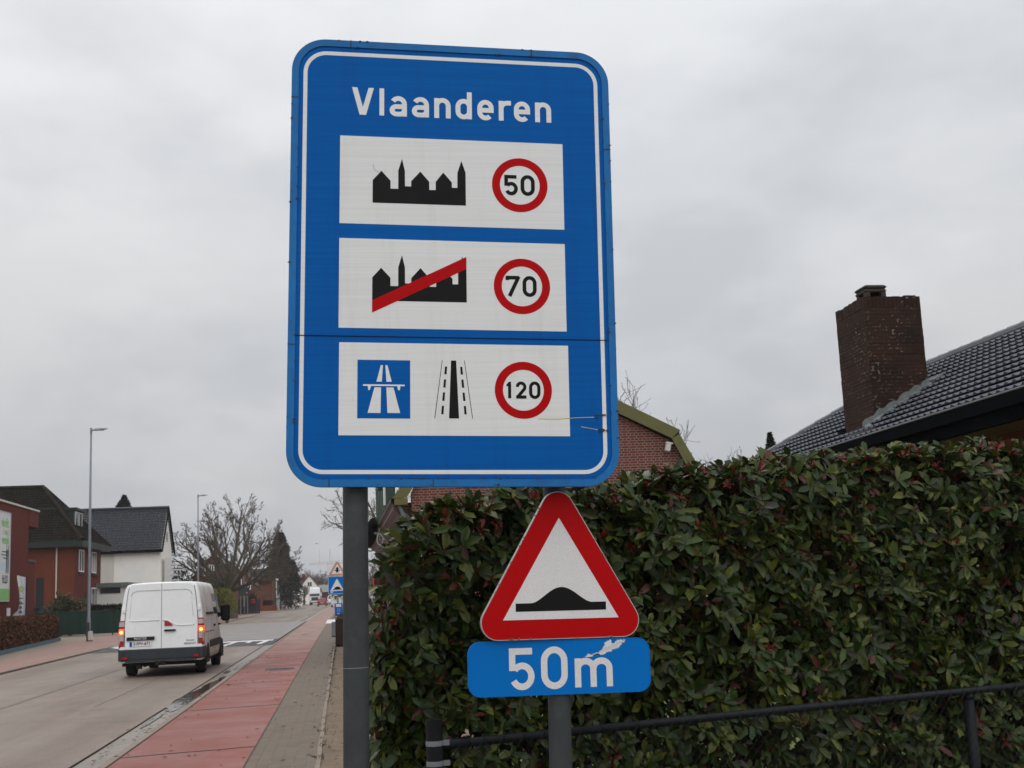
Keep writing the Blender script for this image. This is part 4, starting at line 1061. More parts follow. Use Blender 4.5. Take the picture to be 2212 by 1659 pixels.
for (a, b) in ((8.5475, 8.64), (9.43, 9.5225)):
    for k in range(15): mb.box(a+rr.uniform(-.004, .004), b, 18.99+1.0*k/15+.003, 18.99+1.0*(k+1)/15-.003, 6.022, 6.205+rr.uniform(-.012, .012))
mb.box(8.62, 9.44, 18.98, 20.0, 6.0, 6.17); mb.build('crown_course', M['brick_chimney'], ch)
mb = MB()
for x, y in ((8.68, 19.05), (8.95, 19.05), (8.68, 19.32), (8.95, 19.32)): mb.box(x-.04, x+.04, y-.05, y+.05, 6.17, 6.30)
mb.bevbox(8.63, 9.0, 18.99, 19.40, 6.30, 6.355, .015); mb.bevbox(8.62, 9.01, 18.97, 19.42, 6.360, 6.42, .025)
mb.build('flue_cover', mat('sooty_concrete', (.045, .04, .03), .9, .35, 6, .5, 30, dirt=(.03, .032, .014)), ch)
mb = MB()
zr = lambda x: 3.80+(x-8.03)*1.72/2.97
xs = np.linspace(8.33, 9.53, 24); top = [(x, 18.885, zr(x)+.17+rr.uniform(-.02, .02)+.02*math.sin(x*30)) for x in xs]
mb.prism([(8.33, 18.885, zr(8.33)+.02), (9.53, 18.885, zr(9.53)+.02)]+top[::-1], (0, -.012, 0))
for i in range(23):
    a, b = xs[i], xs[i+1]; ha, hb = rr.uniform(.045, .075), rr.uniform(.045, .075)
    mb.add([(a, 18.872, zr(a)+.10), (b, 18.872, zr(b)+.10), (b, 18.76, zr(b)+hb), (a, 18.76, zr(a)+ha)], [(0, 3, 2, 1)])
mb.prism([(9.56, 18.76, zr(9.56)+.06), (9.72, 18.76, zr(9.72)+.06), (9.72, 20.2, zr(9.72)+.06), (9.56, 20.2, zr(9.56)+.06)], (0, 0, .05))
mb.build('flashing', M['zinc'], ch)

# ------------------------------------------------------------------ right: brick house with a gambrel gable and olive boards
gh = thing('gambrel_house', 'red brick house with kinked gable roof and olive green verge boards, behind the blue sign', 'house', (5.4, 37, 0))
AX = 5.40
R_out = [(AX, 7.27), (8.700, 5.59), (8.665, 5.49), (9.17, 4.55), (9.36, 4.20), (9.50, 4.08)]
R_in = [(AX, 6.91), (8.46, 5.385), (8.46, 5.385), (8.86, 4.55), (9.02, 4.25), (9.12, 4.09)]
mir = lambda P: [(2*AX-x, z) for x, z in P]
wall_p = [(9.0, 0), (9.0, 4.2), (8.55, 5.30), (AX, 6.95)]; wall_p = wall_p+[(2*AX-x, z) for x, z in wall_p[::-1][1:]]
mb = MB(); mb.prism([(x, 31.0, z) for x, z in wall_p], (0, .3, 0)); mb.box(1.62, 1.80, 31.3, 53, 0, 4.0); mb.box(9.0, 9.18, 31.3, 45, 0, 4.0); mb.build('wall', M['brick_gable'], gh)
for P in (R_out, mir(R_out)):
    I = R_in if P is R_out else mir(R_in); sg = 1 if P is R_out else -1
    mb = MB()
    for k in ((0, 1), (2, 3), (3, 4), (4, 5)):
        o0, o1 = P[k[0]], P[k[1]]; i0, i1 = I[k[0]], I[k[1]]; g = .0
        q = [(o0[0], 30.80, o0[1]), (o1[0], 30.80, o1[1]), (i1[0], 30.80, i1[1]), (i0[0], 30.80, i0[1])]
        mb.prism(q if sg < 0 else q[::-1], (0, .045, 0))
    x0, x1 = sorted((AX+sg*3.70, AX+sg*4.03)); mb.box(x0, x1, 30.79, 31.0, 3.915, 4.075)
    mb.build('verge_board', M['olive'], gh)
prof = mir(R_out)[::-1]+R_out[1:]
mb = MB(); mb.loft([[(x, y, z) for x, z in prof]+[(x, y, z-.10) for x, z in prof[::-1]] for y in (30.86, 44)], 0); mb.build('roof', M['tile_dark'], gh)
# moulded eaves along the street side
cy = [(1.33, 4.10), (1.29, 4.08), (1.28, 4.02), (1.33, 3.97), (1.36, 3.90), (1.35, 3.83), (1.40, 3.78), (1.47, 3.72), (1.50, 3.62), (1.50, 3.56), (1.57, 3.50), (1.62, 3.44), (1.62, 4.10)]
mb = MB(); mb.loft([[(x, y, z) for x, z in cy] for y in (31.02, 53)], 0, True, True); mb.build('eaves_moulding', M['brownwood'], gh)
mb = MB(); mb.tube([(1.42, 30.95, 4.08), (1.50, 30.93, 3.9), (1.62, 30.93, 3.55), (1.80, 30.93, 3.30), (1.86, 30.93, 2.9)], .045, 8); mb.build('downpipe', M['zinc'], gh, smooth=True)
mb = MB(); mb.box(1.28, 1.50, 33.0, 43, 4.1, 6.4)
for k in range(7): mb.box(1.255, 1.28, 33.1+k*1.4, 33.2+k*1.4, 4.1, 6.4)
dm = mb.build('dormer', M['green_slate'], gh)
mb = MB(); mb.box(1.05, 1.32, 33.2, 33.5, 4.5, 6.2); mb.build('dormer_trim', M['dkgreen'], dm)
mb = MB(); mb.tube([(1.20, 32.6, 4.05), (1.20, 32.6, 6.3)], .035, 8); mb.tube([(1.52, 31.6, 4.05), (1.52, 31.6, 6.3)], .02, 6); mb.build('rain_pipe', M['white_frame'], dm)
T = Matrix.Translation(Vector((8.36, 30.9, 5.16))) @ Matrix.Rotation(math.radians(14), 4, 'Y')
fl = thing('floodlight', 'small pale floodlight under the olive verge of the brick gable', 'lamp', (8.36, 30.9, 5.1))
mb = MB(T); mb.bevbox(-.065, .065, -.10, .05, -.11, .10, .02); mb.build('housing', M['cream'], fl)
mb = MB(T); mb.box(-.075, .10, -.09, .08, .105, .13); mb.build('hood', M['white_frame'], fl)
c = at(803, 1151, 41.5); dn = Vector((-.89, .42, .20)).normalized()
ds = thing('satellite_dish', 'dark satellite dish seen from behind on the eaves of the brick house', 'satellite dish', c)
q = dn.to_track_quat('Z', 'Y').to_matrix().to_4x4(); T = Matrix.Translation(c) @ q
mb = MB(T); mb.lathe([(0, -.10), (.2, -.085), (.38, -.04), (.50, .02), (.505, .035), (.49, .03), (.37, -.02), (.2, -.06), (0, -.075)], n=36, cap=False); mb.build('reflector', M['dark_metal'], ds, smooth=True)
mb = MB(T); mb.lathe([(.497, .018), (.515, .02), (.515, .038), (.497, .038)], n=36, cap=False); mb.build('rim', M['white_frame'], ds)
mb = MB(); mb.tube([c-dn*.08, c-dn*.30, Vector((1.33, c.y+.1, c.z-.15))], [.05, .04, .035], 8); mb.tube([c-dn*.3+Vector((0, 0, -.25)), c-dn*.3+Vector((0, 0, .22))], .035, 8); mb.build('bracket', M['galv'], ds)
mb = MB(); q_ = c-dn*.24
mb.tube([q_+Vector((.05+.16*math.sin(a)*.6, -.05, -.18+.19*math.cos(a))) for a in np.linspace(.3, 6.2, 20)]+[q_+Vector((.3, -.05, -.30))], .016, 6); mb.build('cable', M['white_frame'], ds)

# ------------------------------------------------------------------ left: office building, poster, banner
ob_ = thing('office_building', 'dark brick office block with flat roof at the left edge of the street', 'office building', (-22, 56, .1))
zt = lambda px, py, X: atX(px, py, X).z
XW = -16.0; ye = atX(62, 1130, XW).y; ye2 = atX(76, 1260, XW).y; yo = atX(83, 1105, XW+.0).y
mb = MB(); mb.box(-30, XW, 46, ye, 0, 7.0); mb.box(-30, XW-.03, ye, ye2, 0, 4.05+.25); mb.box(-30, XW+.02, ye, yo, 6.15, 7.0); mb.build('wall', M['brick_dark'], ob_)
mb = MB(); mb.box(-30.05, XW+.07, 45.9, yo+.05, 7.0, 7.09); mb.build('roof_coping', M['cream'], ob_)
mb = MB(); mb.box(-30, XW+.02, ye+.003, ye2+.05, 4.3, 4.42); mb.build('coping', M['dark_metal'], ob_)
mb = MB(); mb.box(XW, XW+.03, 64.3, 64.9, 1.5, 1.95); tag(mb.build('wall_plaque', M['white_frame'], None), 'small white plaque on the office wall beside the banner', 'plaque')
ps = thing('poster_board', 'tall white poster with green lettering on the office wall', 'poster', (XW+.05, 56.5, 2.3))
y1 = atX(21.5, 1200, XW+.06).y; zb, zt_ = 2.25, 6.55
mb = MB(); mb.box(XW+.005, XW+.06, 53.5, y1, zb, zt_); bd = mb.build('board', M['poster'], ps)
mb = MB(); T = Matrix(((0, 0, 1, XW+.062), (1, 0, 0, 53.5), (0, 1, 0, zb), (0, 0, 0, 1)))
mb.M = T; wB = y1-53.5; hB = zt_-zb; mb.ring([(0, 0), (wB, 0), (wB, hB), (0, hB)], [(.05, .05), (wB-.05, .05), (wB-.05, hB-.05), (.05, hB-.05)], -.03, .02); mb.build('poster_frame', M['alu'], ps)
mb = MB(T); mb.box(.06, wB-.06, .06, .62, 0, .004); mb.build('green_band', M['poster_green'], bd)
def tx(s, size, cx_, cy_, m_, nm):
    mb = MB(); text_into(mb, s, size, T @ Matrix.Translation(Vector((cx_, cy_, .004)))); mb.build(nm, M[m_], bd, uv=False)
tx('vkvfit', .62, wB-1.05, hB-.55, 'poster_green', 'lettering'); tx('ZOMER', .36, wB-.85, hB-1.0, 'poster_pale', 'lettering'); tx('week', .62, wB-.90, hB-1.36, 'poster_green', 'lettering')
tx('fit20', .55, wB-.85, 1.05, 'poster_dark', 'lettering')
mb = MB(T)
for k, (a, b) in enumerate(((hB-1.95, 1.1), (hB-2.1, 1.2), (hB-2.25, .9))): mb.box(wB-.4-b, wB-.4, a, a+.05, 0, .004)
mb.build('text_line', M['poster_dark'], bd)
mb = MB(T)
for dx_ in (-.62, -.32): mb.prism(P3([(wB+dx_+a*1.2, 1.35+b) for a, b in ((-.10, 0), (-.05, 0), (0, .5), (.05, 0), (.10, 0), (.08, .8), (.10, 1.1), (.04, 1.2), (.04, 1.36), (-.04, 1.36), (-.04, 1.2), (-.12, 1.05), (-.08, .75))], 0), (0, 0, .004))
mb.build('figure_print', M['poster_dark'], bd)
mb = MB(T); mb.box(wB-1.6, wB-1.0, hB-2.8, hB-2.45, 0, .004); mb.build('blue_print', M['poster_blue'], bd)
# banner flag
bt, bb = atX(52.5, 1247, -15.15), atX(55, 1350, -15.15); yb = bb.y
bn = thing('banner_flag', 'slim white banner with green ring and dark lettering on a pole before the office wall', 'banner', (-15.15, yb, gz(yb)))
mb = MB(); mb.tube([(-15.15, yb, 0), (-15.15, yb, bt.z+.02)], .03, 8); mb.build('pole', M['navy'], bn)
mb = MB(); Zs = np.linspace(bt.z, 1.55, 16); L0 = []
def bw_(t): return .40-.10*t+.12*max(0, t-.8)*3
rows = []
for i, z in enumerate(Zs):
    t = i/15; w = (.42-.22*math.sin(t*PI)*.5-.05*t+(.25*(t-.85)/.15 if t > .85 else 0))
    rows.append([(-15.15-.02-w*k/6*.95, yb-.10*k/6+.03*math.sin(k*1.7+t*6), z+(.02*k if i == 0 else .015*math.sin(k*2+i)*(t > .85))) for k in range(7)])
vs = [p for r in rows for p in r]; mb.add(vs, [(i*7+k, i*7+k+1, (i+1)*7+k+1, (i+1)*7+k) for i in range(15) for k in range(6)]); fl_ = mb.build('cloth', M['banner'], bn, smooth=True)
Tb = lambda z: Matrix(((1, 0, 0, -15.35), (0, 0, -1, yb-.12), (0, 1, 0, z), (0, 0, 0, 1)))
mb = MB(Tb(bt.z-.55)); mb.ring(circ(.13, 0, 0, 24), circ(.075, 0, 0, 24), 0, .01); mb.build('green_ring', M['banner_green'], fl_)
for k, s in enumerate('OKidee'[2:]):
    mb = MB(); text_into(mb, s, .28, Tb(bt.z-1.0-.22*k) @ Matrix.Rotation(-PI/2, 4, 'Z')); mb.build('lettering', M['navy'], fl_, uv=False)
# brown clipped hedge with edging
A_, B_ = (-12.1, 38), (-15.0, 71.0)
box_hedge('clipped_hedge', 'low clipped hedge of dry copper brown leaves in front of the office', 'hedge', A_, B_, 1.42, 1.1, 34000, [(.115, .034, .014), (.16, .055, .022), (.080, .024, .012), (.050, .030, .012), (.20, .090, .045)], .10, z0=.08).rotation_euler = (0, 0, 0)
mb = MB(); a, b = Vector((-12.0, 38)), Vector((-14.93, 71.1)); d = (b-a).normalized(); n = Vector((d.y, -d.x)); mb.prism([(a.x, a.y, 0), (b.x, b.y, .05), (b.x, b.y, .30), (a.x, a.y, .22)], (n.x*.06, n.y*.06, 0)); tag(mb.build('hedge_edging', M['blue_trim']), 'low blue grey edging board along the foot of the brown hedge', 'edging')

# ------------------------------------------------------------------ left: brick house with mossy hipped roof
bh = thing('brick_house', 'red brick house with hipped mossy tile roof and a dark green dormer', 'house', (-23, 95, .15))
HX, HY0, HY1 = -18.0, 90.1, 99.5
mb = MB(); mb.box(-32, HX, HY0, HY1, 0, 6.35); mb.build('wall', M['brick_orange'], bh)
mb = MB(); mb.box(HX-.001, HX+.02, HY0-.01, HY1, 0, 6.3); mb.build('front_wall', M['brick_dark'], bh)
EX, EY0, EY1, EZ, RZ = -17.45, 89.5, 99.9, 6.42, 10.58; ax_, ay_ = -21.2, 94.6
U_ = Vector((1, 0, 0)); V_ = Vector((0, ay_-EY0, RZ-EZ)); S_ = V_.length
mb = MB(); tiles(mb, (-32, EY0, EZ), U_, V_, 14.6, S_, .26, .30, lambda u, v: (-32+u) < EX-(EX-ax_)*v/S_, .085, .03, 4)
V2 = Vector((ax_-EX, 0, RZ-EZ)); S2 = V2.length
def inh(u, v): y = EY0+u; t = v/S2; return EY0+(ay_-EY0)*t < y < EY1-(EY1-ay_)*t
tiles(mb, (EX, EY0, EZ), (0, 1, 0), V2, EY1-EY0, S2, .26, .30, inh, .085, .03, 4)
rf = mb.build('roof', M['tile_moss'], bh)
mb = MB(); mb.poly([(-32, EY0, EZ-.03), (EX, EY0, EZ-.03), (ax_, ay_, RZ-.03), (-32, ay_, RZ-.03)]); mb.poly([(EX, EY0, EZ-.03), (EX, EY1, EZ-.03), (ax_, ay_, RZ-.03)]); mb.poly([(EX, EY1, EZ-.03), (-32, EY1, EZ-.03), (-32, ay_, RZ-.03), (ax_, ay_, RZ-.03)]); mb.build('roof_deck', M['tile_moss'], bh)
mb = MB(); rowcaps(mb, (-32, ay_, RZ+.04), (ax_, ay_, RZ+.04), .16, 30); rowcaps(mb, (ax_, ay_, RZ+.03), (EX, EY0, EZ+.06), .16, 22); rowcaps(mb, (ax_, ay_, RZ+.03), (EX, EY1, EZ+.06), .16, 22); mb.build('hip_tile', M['tile_moss'], rf)
mb = MB(); mb.box(-32, EX+.05, EY0-.06, EY0+.02, EZ-.42, EZ+.02); mb.box(EX-.02, EX+.06, EY0+.02, EY1+.05, EZ-.42, EZ+.02); mb.box(-32, EX-.02, EY0+.02, HY0, EZ-.40, EZ-.36); mb.box(HX+.02, EX-.02, HY0, HY1, EZ-.40, EZ-.36); mb.build('gutter_board', M['dkgreen'], bh)
d0 = atX(160, 1110, -20.0); d1 = atX(179, 1110, -20.0)
mb = MB(); mb.box(-21.4, -18.6, 92.6, 95.6, 7.3, 8.75); mb.box(-21.5, -18.4, 92.45, 95.75, 8.75, 8.92); dmr = mb.build('dormer', M['dkgreen'], bh)
window(dmr, (-18.59, 93.4, 8.12), (0, 1, 0), 1.05, 1.1, (1, 0, 0), .07, 0); window(dmr, (-18.59, 94.8, 8.12), (0, 1, 0), 1.05, 1.1, (1, 0, 0), .07, 0)
for y in (92.15, 96.75): window(bh, (HX+.03, y, 5.12), (0, 1, 0), 1.75, 1.55, (1, 0, 0), .09, 1, sill='rust')
window(bh, (HX+.03, 97.2, 2.2), (0, 1, 0), 2.4, 2.2, (1, 0, 0), .10, 1)
mb = MB(); mb.box(HX, HX+.07, 93.6, 94.8, .2, 2.9); mb.build('door', M['dkgreen'], bh)
mb = MB(); mb.tube([(-19.2, HY0-.08, 6.0), (-19.2, HY0-.08, .3)], .05, 8); mb.build('downpipe', M['cream'], bh)
mb = MB(); x = at(86.5, 1250, HY0).x; mb.box(x-.25, x+.25, HY0-.03, HY0+.1, 1.9, 4.0); mb.build('slit_window', M['glass'], bh)
mb = MB(); a = at(75, 1310, 84).x; b = at(96, 1310, 84).x; mb.box(a, b, 82.6, 84.2, 0, 1.9); mb.box(a-.1, b+.1, 82.5, 84.3, 1.9, 2.0); tag(mb.build('garden_shed', M['dark_metal']), 'small black shed beside the office wall at the end of the green windbreak', 'shed')
# green windbreak fence
wf_ = thing('windbreak_fence', 'dark green cloth windbreak fence in front of the brick house', 'fence', (-16, 80, .1))
xa, xb = at(70, 1345, 80).x, at(300, 1345, 80).x
mb = MB(); n = 60; vs = []
for i in range(n+1):
    x = xa+(xb-xa)*i/n; yy = 80+.04*math.sin(i*1.3)+.03*math.sin(i*.37)
    vs += [(x, yy, .25), (x, yy-.02, .9), (x, yy, 1.64+.02*math.sin(i*.9))]
mb.add(vs, [(3*i+k, 3*i+3+k, 3*i+4+k, 3*i+1+k) for i in range(n) for k in (0, 1)]); mb.build('cloth', M['green_net'], wf_, smooth=True)
for i in range(5):
    x = xa+(xb-xa)*i/4; mb = MB(); mb.tube([(x, 80.1, 0), (x, 80.1, 1.7)], .04, 6); mb.build('post', M['dkgreen'], wf_)
GR = [(.075, .085, .030), (.10, .085, .045), (.055, .065, .025), (.13, .10, .06)]
for (px, py, w, h, l) in ((130, 1300, 1.7, 2.2, 'straggly brown green shrub beside the lamp post, behind the windbreak'), (152, 1300, 1.5, 2.6, 'bushy olive shrub by the front of the brick house')):
    p = at(px, py, 82.6); shrub('garden_shrub', l, 'shrub', (p.x, 82.6, .15), w*.62, .9, h, 1500, GR, .26, 'leaf_dry')
p = at(232, 1318, 84); shrub('dry_shrub', 'low dry tawny shrub between the windbreak and the white garage', 'shrub', (p.x-.2, 86, .15), 2.3, .8, 1.75, 1200, [(.15, .085, .045), (.11, .07, .03)], .22)

# ------------------------------------------------------------------ left: white house with dark tiled roof
wh = thing('white_house', 'white painted house with steep anthracite tile roof and a gable to the street', 'house', (-20, 114, .2))
WX, WY0, WY1 = -15.0, 110.2, 117.4; ey, ez = 109.8, 6.48; rY = 113.9; rz = 10.30
mb = MB(); mb.prism([(WX, WY0, 0), (WX, WY1, 0), (WX, WY1, 6.45), (WX, rY, 10.1), (WX, WY0, 6.45)], (-8, 0, 0)); mb.build('wall', M['white_wall'], wh)
V_ = Vector((0, rY-ey, rz-ez)); mb = MB(); S_ = V_.length
xl = at(172, 1100, 113).x
tiles(mb, (xl, ey, ez), (1, 0, 0), V_, -14.85-xl, S_, .23, .345, None, .07, .034, 5)
tiles(mb, (-14.85, 2*rY-ey, ez), (-1, 0, 0), Vector((0, -(rY-ey), rz-ez)), -14.85-xl, S_, .43, .335, None, .05, .02, 3)
rf = mb.build('roof', M['tile_anthracite'], wh)
mb = MB(); rowcaps(mb, (xl, rY, rz+.04), (-14.82, rY, rz+.04), .13, 20); mb.build('ridge_tile', M['tile_anthracite'], rf)
mb = MB(); mb.box(xl, -14.85, ey-.10, ey+.02, ez-.22, ez+.02)
for (ya, za, yb_, zb_) in ((ey-.05, ez, rY, rz+.03), (2*rY-ey+.05, ez, rY, rz+.03)):
    mb.prism([(-14.86, ya, za-.22), (-14.86, yb_, zb_-.22), (-14.86, yb_, zb_+.06), (-14.86, ya, za+.06)], (.10, 0, 0))
mb.build('verge_board', M['fascia'], wh)
s0 = at(203, 1149, 111.3); mb = MB(); zz = ez+.06+(s0.y-ey)*V_.z/V_.y
vd = V_.normalized(); c0 = Vector((s0.x-.55, ey, ez))+vd*1.05+Vector((0, -.06, .08)); mb.prism([c0, c0+Vector((.95, 0, 0)), c0+Vector((.95, 0, 0))+vd*1.0, c0+vd*1.0], (0, -.04, .05)); mb.build('skylight', M['poster'], wh)
mb = MB(); x = at(246, 1230, 110.2).x; mb.box(-22, x, WY0-.05, WY0+.02, 3.2, 6.3); mb.build('side_panel', M['cream'], wh)
window(wh, (WX+.02, rY+.0, 7.75), (0, 1, 0), 1.1, .9, (1, 0, 0), .12, 1, fm='cream')
for y in (111.5, 115.8): window(wh, (WX+.02, y, 4.7), (0, 1, 0), 1.5, 2.0, (1, 0, 0), .12, 1, fm='cream')
mb = MB()
for k in range(4): mb.box(WX, WX+.9, 113.0, 114.5, 3.9+.45*k, 4.0+.45*k)
mb.box(WX, WX+.5, 112.9, 113.0, 3.7, 5.9); mb.build('bay_blind', M['white_frame'], wh)
mb = MB(); mb.box(WX, WX+.55, 110.7, 112.6, 3.35, 3.62); mb.build('flower_box', M['soffit'], wh); mb = MB(); mb.box(WX, WX+.55, 114.9, 116.9, 3.35, 3.62); mb.build('flower_box', M['soffit'], wh)
mb = MB(); mb.prism([(WX, 110.3, 2.9), (WX+1.5, 110.3, 2.75), (WX+1.65, 110.3, 2.95), (WX+1.5, 110.3, 3.1), (WX, 110.3, 3.2)], (0, 7, 0)); mb.build('awning', M['alu'], wh)
ga = thing('garage', 'flat roofed white garage in front of the white house wall', 'garage', (-18.5, 97, .2))
g0, g1 = at(205, 1270, 98).x, at(279, 1270, 98).x
mb = MB(); mb.box(g0, g1-.2, 98, 110.0, 0, 3.3); mb.build('wall', M['white_wall'], ga)
mb = MB(); mb.box(g0-.3, g1, 97.7, 110.1, 3.3, 3.62); mb.build('roof', M['zinc'], ga)
mb = MB(); a, b = at(216, 1265, 97.9).x, at(260, 1265, 97.9).x; mb.box(a, b, 97.93, 98.02, 2.85, 3.26); mb.build('strip_window', M['glass'], ga)
mb = MB(); a = at(266, 1280, 97.9).x; mb.box(a, a+.45, 97.94, 98.02, 1.95, 2.2); mb.build('number_plate', M['soffit'], ga)
box_hedge('dark_hedge', 'dark green hedge below the white garage', 'hedge', (g0-.3, 94.5), (g1+1.5, 94.5), 1.75, 1.2, 4500, [(.020, .030, .016), (.014, .02, .01)], .2, z0=.15)
p = at(392, 1240, 118); shrub('conifer_hedge', 'dark green conifer clump right of the white house', 'tree', (p.x, 120, .3), 2.3, 2.2, 4.6, 5000, [(.014, .022, .012), (.020, .028, .014)], .32, 'needle')
p = at(268, 1090, 135); shrub('conifer_tree', 'dark conifer top rising behind the ridge of the white house', 'tree', (p.x, 135, .3), 6.4, 6.4, at(268, 1070, 135).z-.3, 20000, [(.012, .020, .012), (.018, .028, .016)], .20, 'needle', cone=1.0)
# ------------------------------------------------------------------ street lamps, left side of the road
lamp = thing('street_lamp', 'tall grey street lamp in front of the brick house', 'street lamp', (0, 0, 0), 'street lamps along the left pavement')
mb = MB(); mb.tube([(0, 0, 0), (0, 0, 1.2), (0, 0, 1.25), (0, 0, 6), (0, 0, 11.15)], [.105, .105, .085, .070, .045], 14); lp = mb.build('post', M['galv'], lamp, smooth=True)
mb = MB(); mb.box(-.06, .06, -.108, -.09, .45, 1.0); mb.build('hatch', M['dark_metal'], lp)
mb = MB(); mb.tube([(0, 0, 11.10), (0, 0, 11.42)], .058, 12); mb.tube([(0, 0, 11.28), (.16, 0, 11.30)], .04, 8); mb.build('spigot', M['galv'], lamp)
mb = MB(); mb.loft([[(x, y*w, 11.27+h+(.07*t if y_ else 0)) for x, w in ((0, 1),) for y, y_ in ((-1, 0), (-.8, 1), (.8, 1), (1, 0))] for x, w, h, t in ()] or [[(x+.12, -w, 11.27+h), (x+.12, -w*.7, 11.27+h+t), (x+.12, w*.7, 11.27+h+t), (x+.12, w, 11.27+h)] for x, w, h, t in ((0, .06, 0, .08), (.12, .12, .0, .10), (.35, .15, .03, .09), (.58, .13, .06, .06), (.72, .06, .08, .025))], 0, True, True); hd = mb.build('lamp_head', M['galv'], lamp)
mb = MB(); mb.box(.30, .66, -.09, .09, 11.268, 11.29); mb.build('lens', M['cream'], hd)
LX = -13.15
lamps = [(67.5, 192), (112, 428), (157, 527), (204, 576.5), (247, 606), (293, 628.5), (337, 642.5)]
LBL = ['tallest nearest grey street lamp, its foot beside the brown hedge and green windbreak', 'grey street lamp rising directly behind the white van roof', 'grey street lamp with white foot before the dark panel fence', 'thin grey street lamp just left of the white camera mast', 'grey street lamp just right of the white camera mast, before the tall conifer', 'thin grey street lamp before the dark lower part of the conifer', 'farthest grey street lamp, standing clear against the sky right of the conifer']
for i, (Y, px) in enumerate(lamps):
    o = lamp if i == 0 else copy_tree(lamp)
    x = (at(px, 1300, Y)).x; move(o, (x, Y, gz(Y)-.03), 0); o['label'] = LBL[i]; 
    o.scale = (1, 1, .965)
p = atZ(193, 1379, .1); ub = thing('utility_box', 'small pale cabinet at the foot of the nearest street lamp', 'cabinet', (p.x+.35, 67.3, gz(67)))
c = at(194.5, 1360, 67.2); mb = MB(); mb.bevbox(c.x-.09, c.x+.11, 67.1, 67.35, .15, .62, .02); mb.build('box', M['cream'], ub); mb = MB(); mb.box(c.x-.11, c.x+.13, 67.08, 67.37, .08, .15); mb.build('plinth', M['dark_metal'], ub)

# ------------------------------------------------------------------ the white van
van = thing('white_van', 'white panel van with lit tail lamps driving away down the road', 'van', (0, 0, 0))
W1 = [(1.00, .36), (1.030, .55), (1.035, .95), (1.02, 1.30), (.980, 1.70), (.930, 2.02), (.898, 2.17), (.84, 2.272), (.70, 2.312), (.35, 2.325)]
def vring(y, zt, wk=1.0, lean=True, zlow=.36):
    r = []
    for x, z in W1:
        zz = zlow+(z-.36)*(zt-zlow)/(2.325-.36); yy = y+(.075*max(0, zz-.9)/1.4 if lean else 0)
        r.append((x*wk, yy, zz))
    return r+[(-x, y_, z) for x, y_, z in r[::-1]]
rings = [vring(.03, 2.29, .972), vring(.0, 2.29, .960), vring(.012, 2.30, .985), vring(.05, 2.315, 1.0), vring(.4, 2.325), vring(2.0, 2.335), vring(3.55, 2.33, 1, False), vring(3.85, 2.25, .99, False), vring(4.75, 1.45, .97, False), vring(5.25, 1.18, .93, False), vring(5.50, .92, .86, False), vring(5.56, .62, .80, False)]
mb = MB(); mb.loft(rings[1:], 0, True, True)
for f_i, f in enumerate(mb.f):
    cx_ = sum(abs(mb.v[i].x) for i in f)/len(f); cyy = sum(mb.v[i].y for i in f)/len(f); cz_ = sum(mb.v[i].z for i in f)/len(f)
    if cyy > .2 and cx_ > .85: mb.m[f_i] = 1
body = mb.build('body', [M['van_white'], M['van_side']], van, smooth=True)
ry = lambda z: .075*max(0, z-.9)/1.4
def rp(mb, pts, off, th=.03, mi=0): # plate on the rear doors
    n = len(pts); vs = [(x, ry(z)-off, z) for x, z in pts]+[(x, ry(z)-off+th, z) for x, z in pts]
    mb.add(vs, [list(range(n)), list(range(2*n-1, n-1, -1))]+[(i, i+n, (i+1) % n+n, (i+1) % n) for i in range(n)], mi)
R4 = lambda x0, x1, z0, z1: [(x0, z0), (x1, z0), (x1, z1), (x0, z1)]
for sg in (-1, 1):
    mb = MB(); q = [(.006, .66), (.875, .66), (.885, 1.3), (.85, 1.75), (.815, 2.05), (.785, 2.20), (.73, 2.262), (.006, 2.285)]
    q = [(x*sg, z) for x, z in q]; rp(mb, q if sg > 0 else q[::-1], .012); dr_ = mb.build('rear_door', M['van_white'], van)
    mb = MB(); s_in = .0065
    rp(mb, [(sg*x, z) for x, z in ((.876, .66), (.890, .66), (.902, 1.3), (.867, 1.75), (.832, 2.05), (.80, 2.21), (.788, 2.20), (.818, 2.05), (.853, 1.75), (.888, 1.3))][::sg], .0125, .02); mb.build('door_gap', M['seam'], dr_)
    ridge = [(.05, 1.375), (.74, 1.375), (.79, 1.41)] if sg < 0 else [(.02, 1.375), (.10, 1.375), (.17, 1.35), (.33, 1.25), (.40, 1.232), (.76, 1.232), (.80, 1.26)]
    mb = MB(); mb.tube([(sg*x, ry(z)-.012, z) for x, z in ridge], .013, 6)
    mb.tube([(sg*x, ry(z)-.011, z) for x, z in ((.03, 2.105), (.60, 2.10), (.70, 2.06), (.735, 1.98), (.775, 1.45))], .006, 6); mb.build('panel_ridge', M['van_white'], dr_, smooth=True)
    mb = MB(); mb.tube([(sg*x, ry(z)-.0105, z) for x, z in ((.03, 2.118), (.60, 2.113), (.715, 2.07), (.748, 1.98))], .006, 5); mb.build('panel_groove', M['seam'], dr_)
    for z in (1.63, .705):
        mb = MB(); x0, x1 = sorted((sg*.875, sg*.965 if z > 1 else sg*.985)); mb.box(x0, x1, ry(z)-.03, ry(z)+.06, z-.04, z+.05); mb.box(x0+.02, x0+.05, ry(z)-.034, ry(z), z-.005, z+.015); mb.build('hinge', M['van_white'], dr_)
mb = MB(); rp(mb, R4(-.006, .006, .66, 2.28), .0135, .02); mb.build('centre_gap', M['seam'], van)
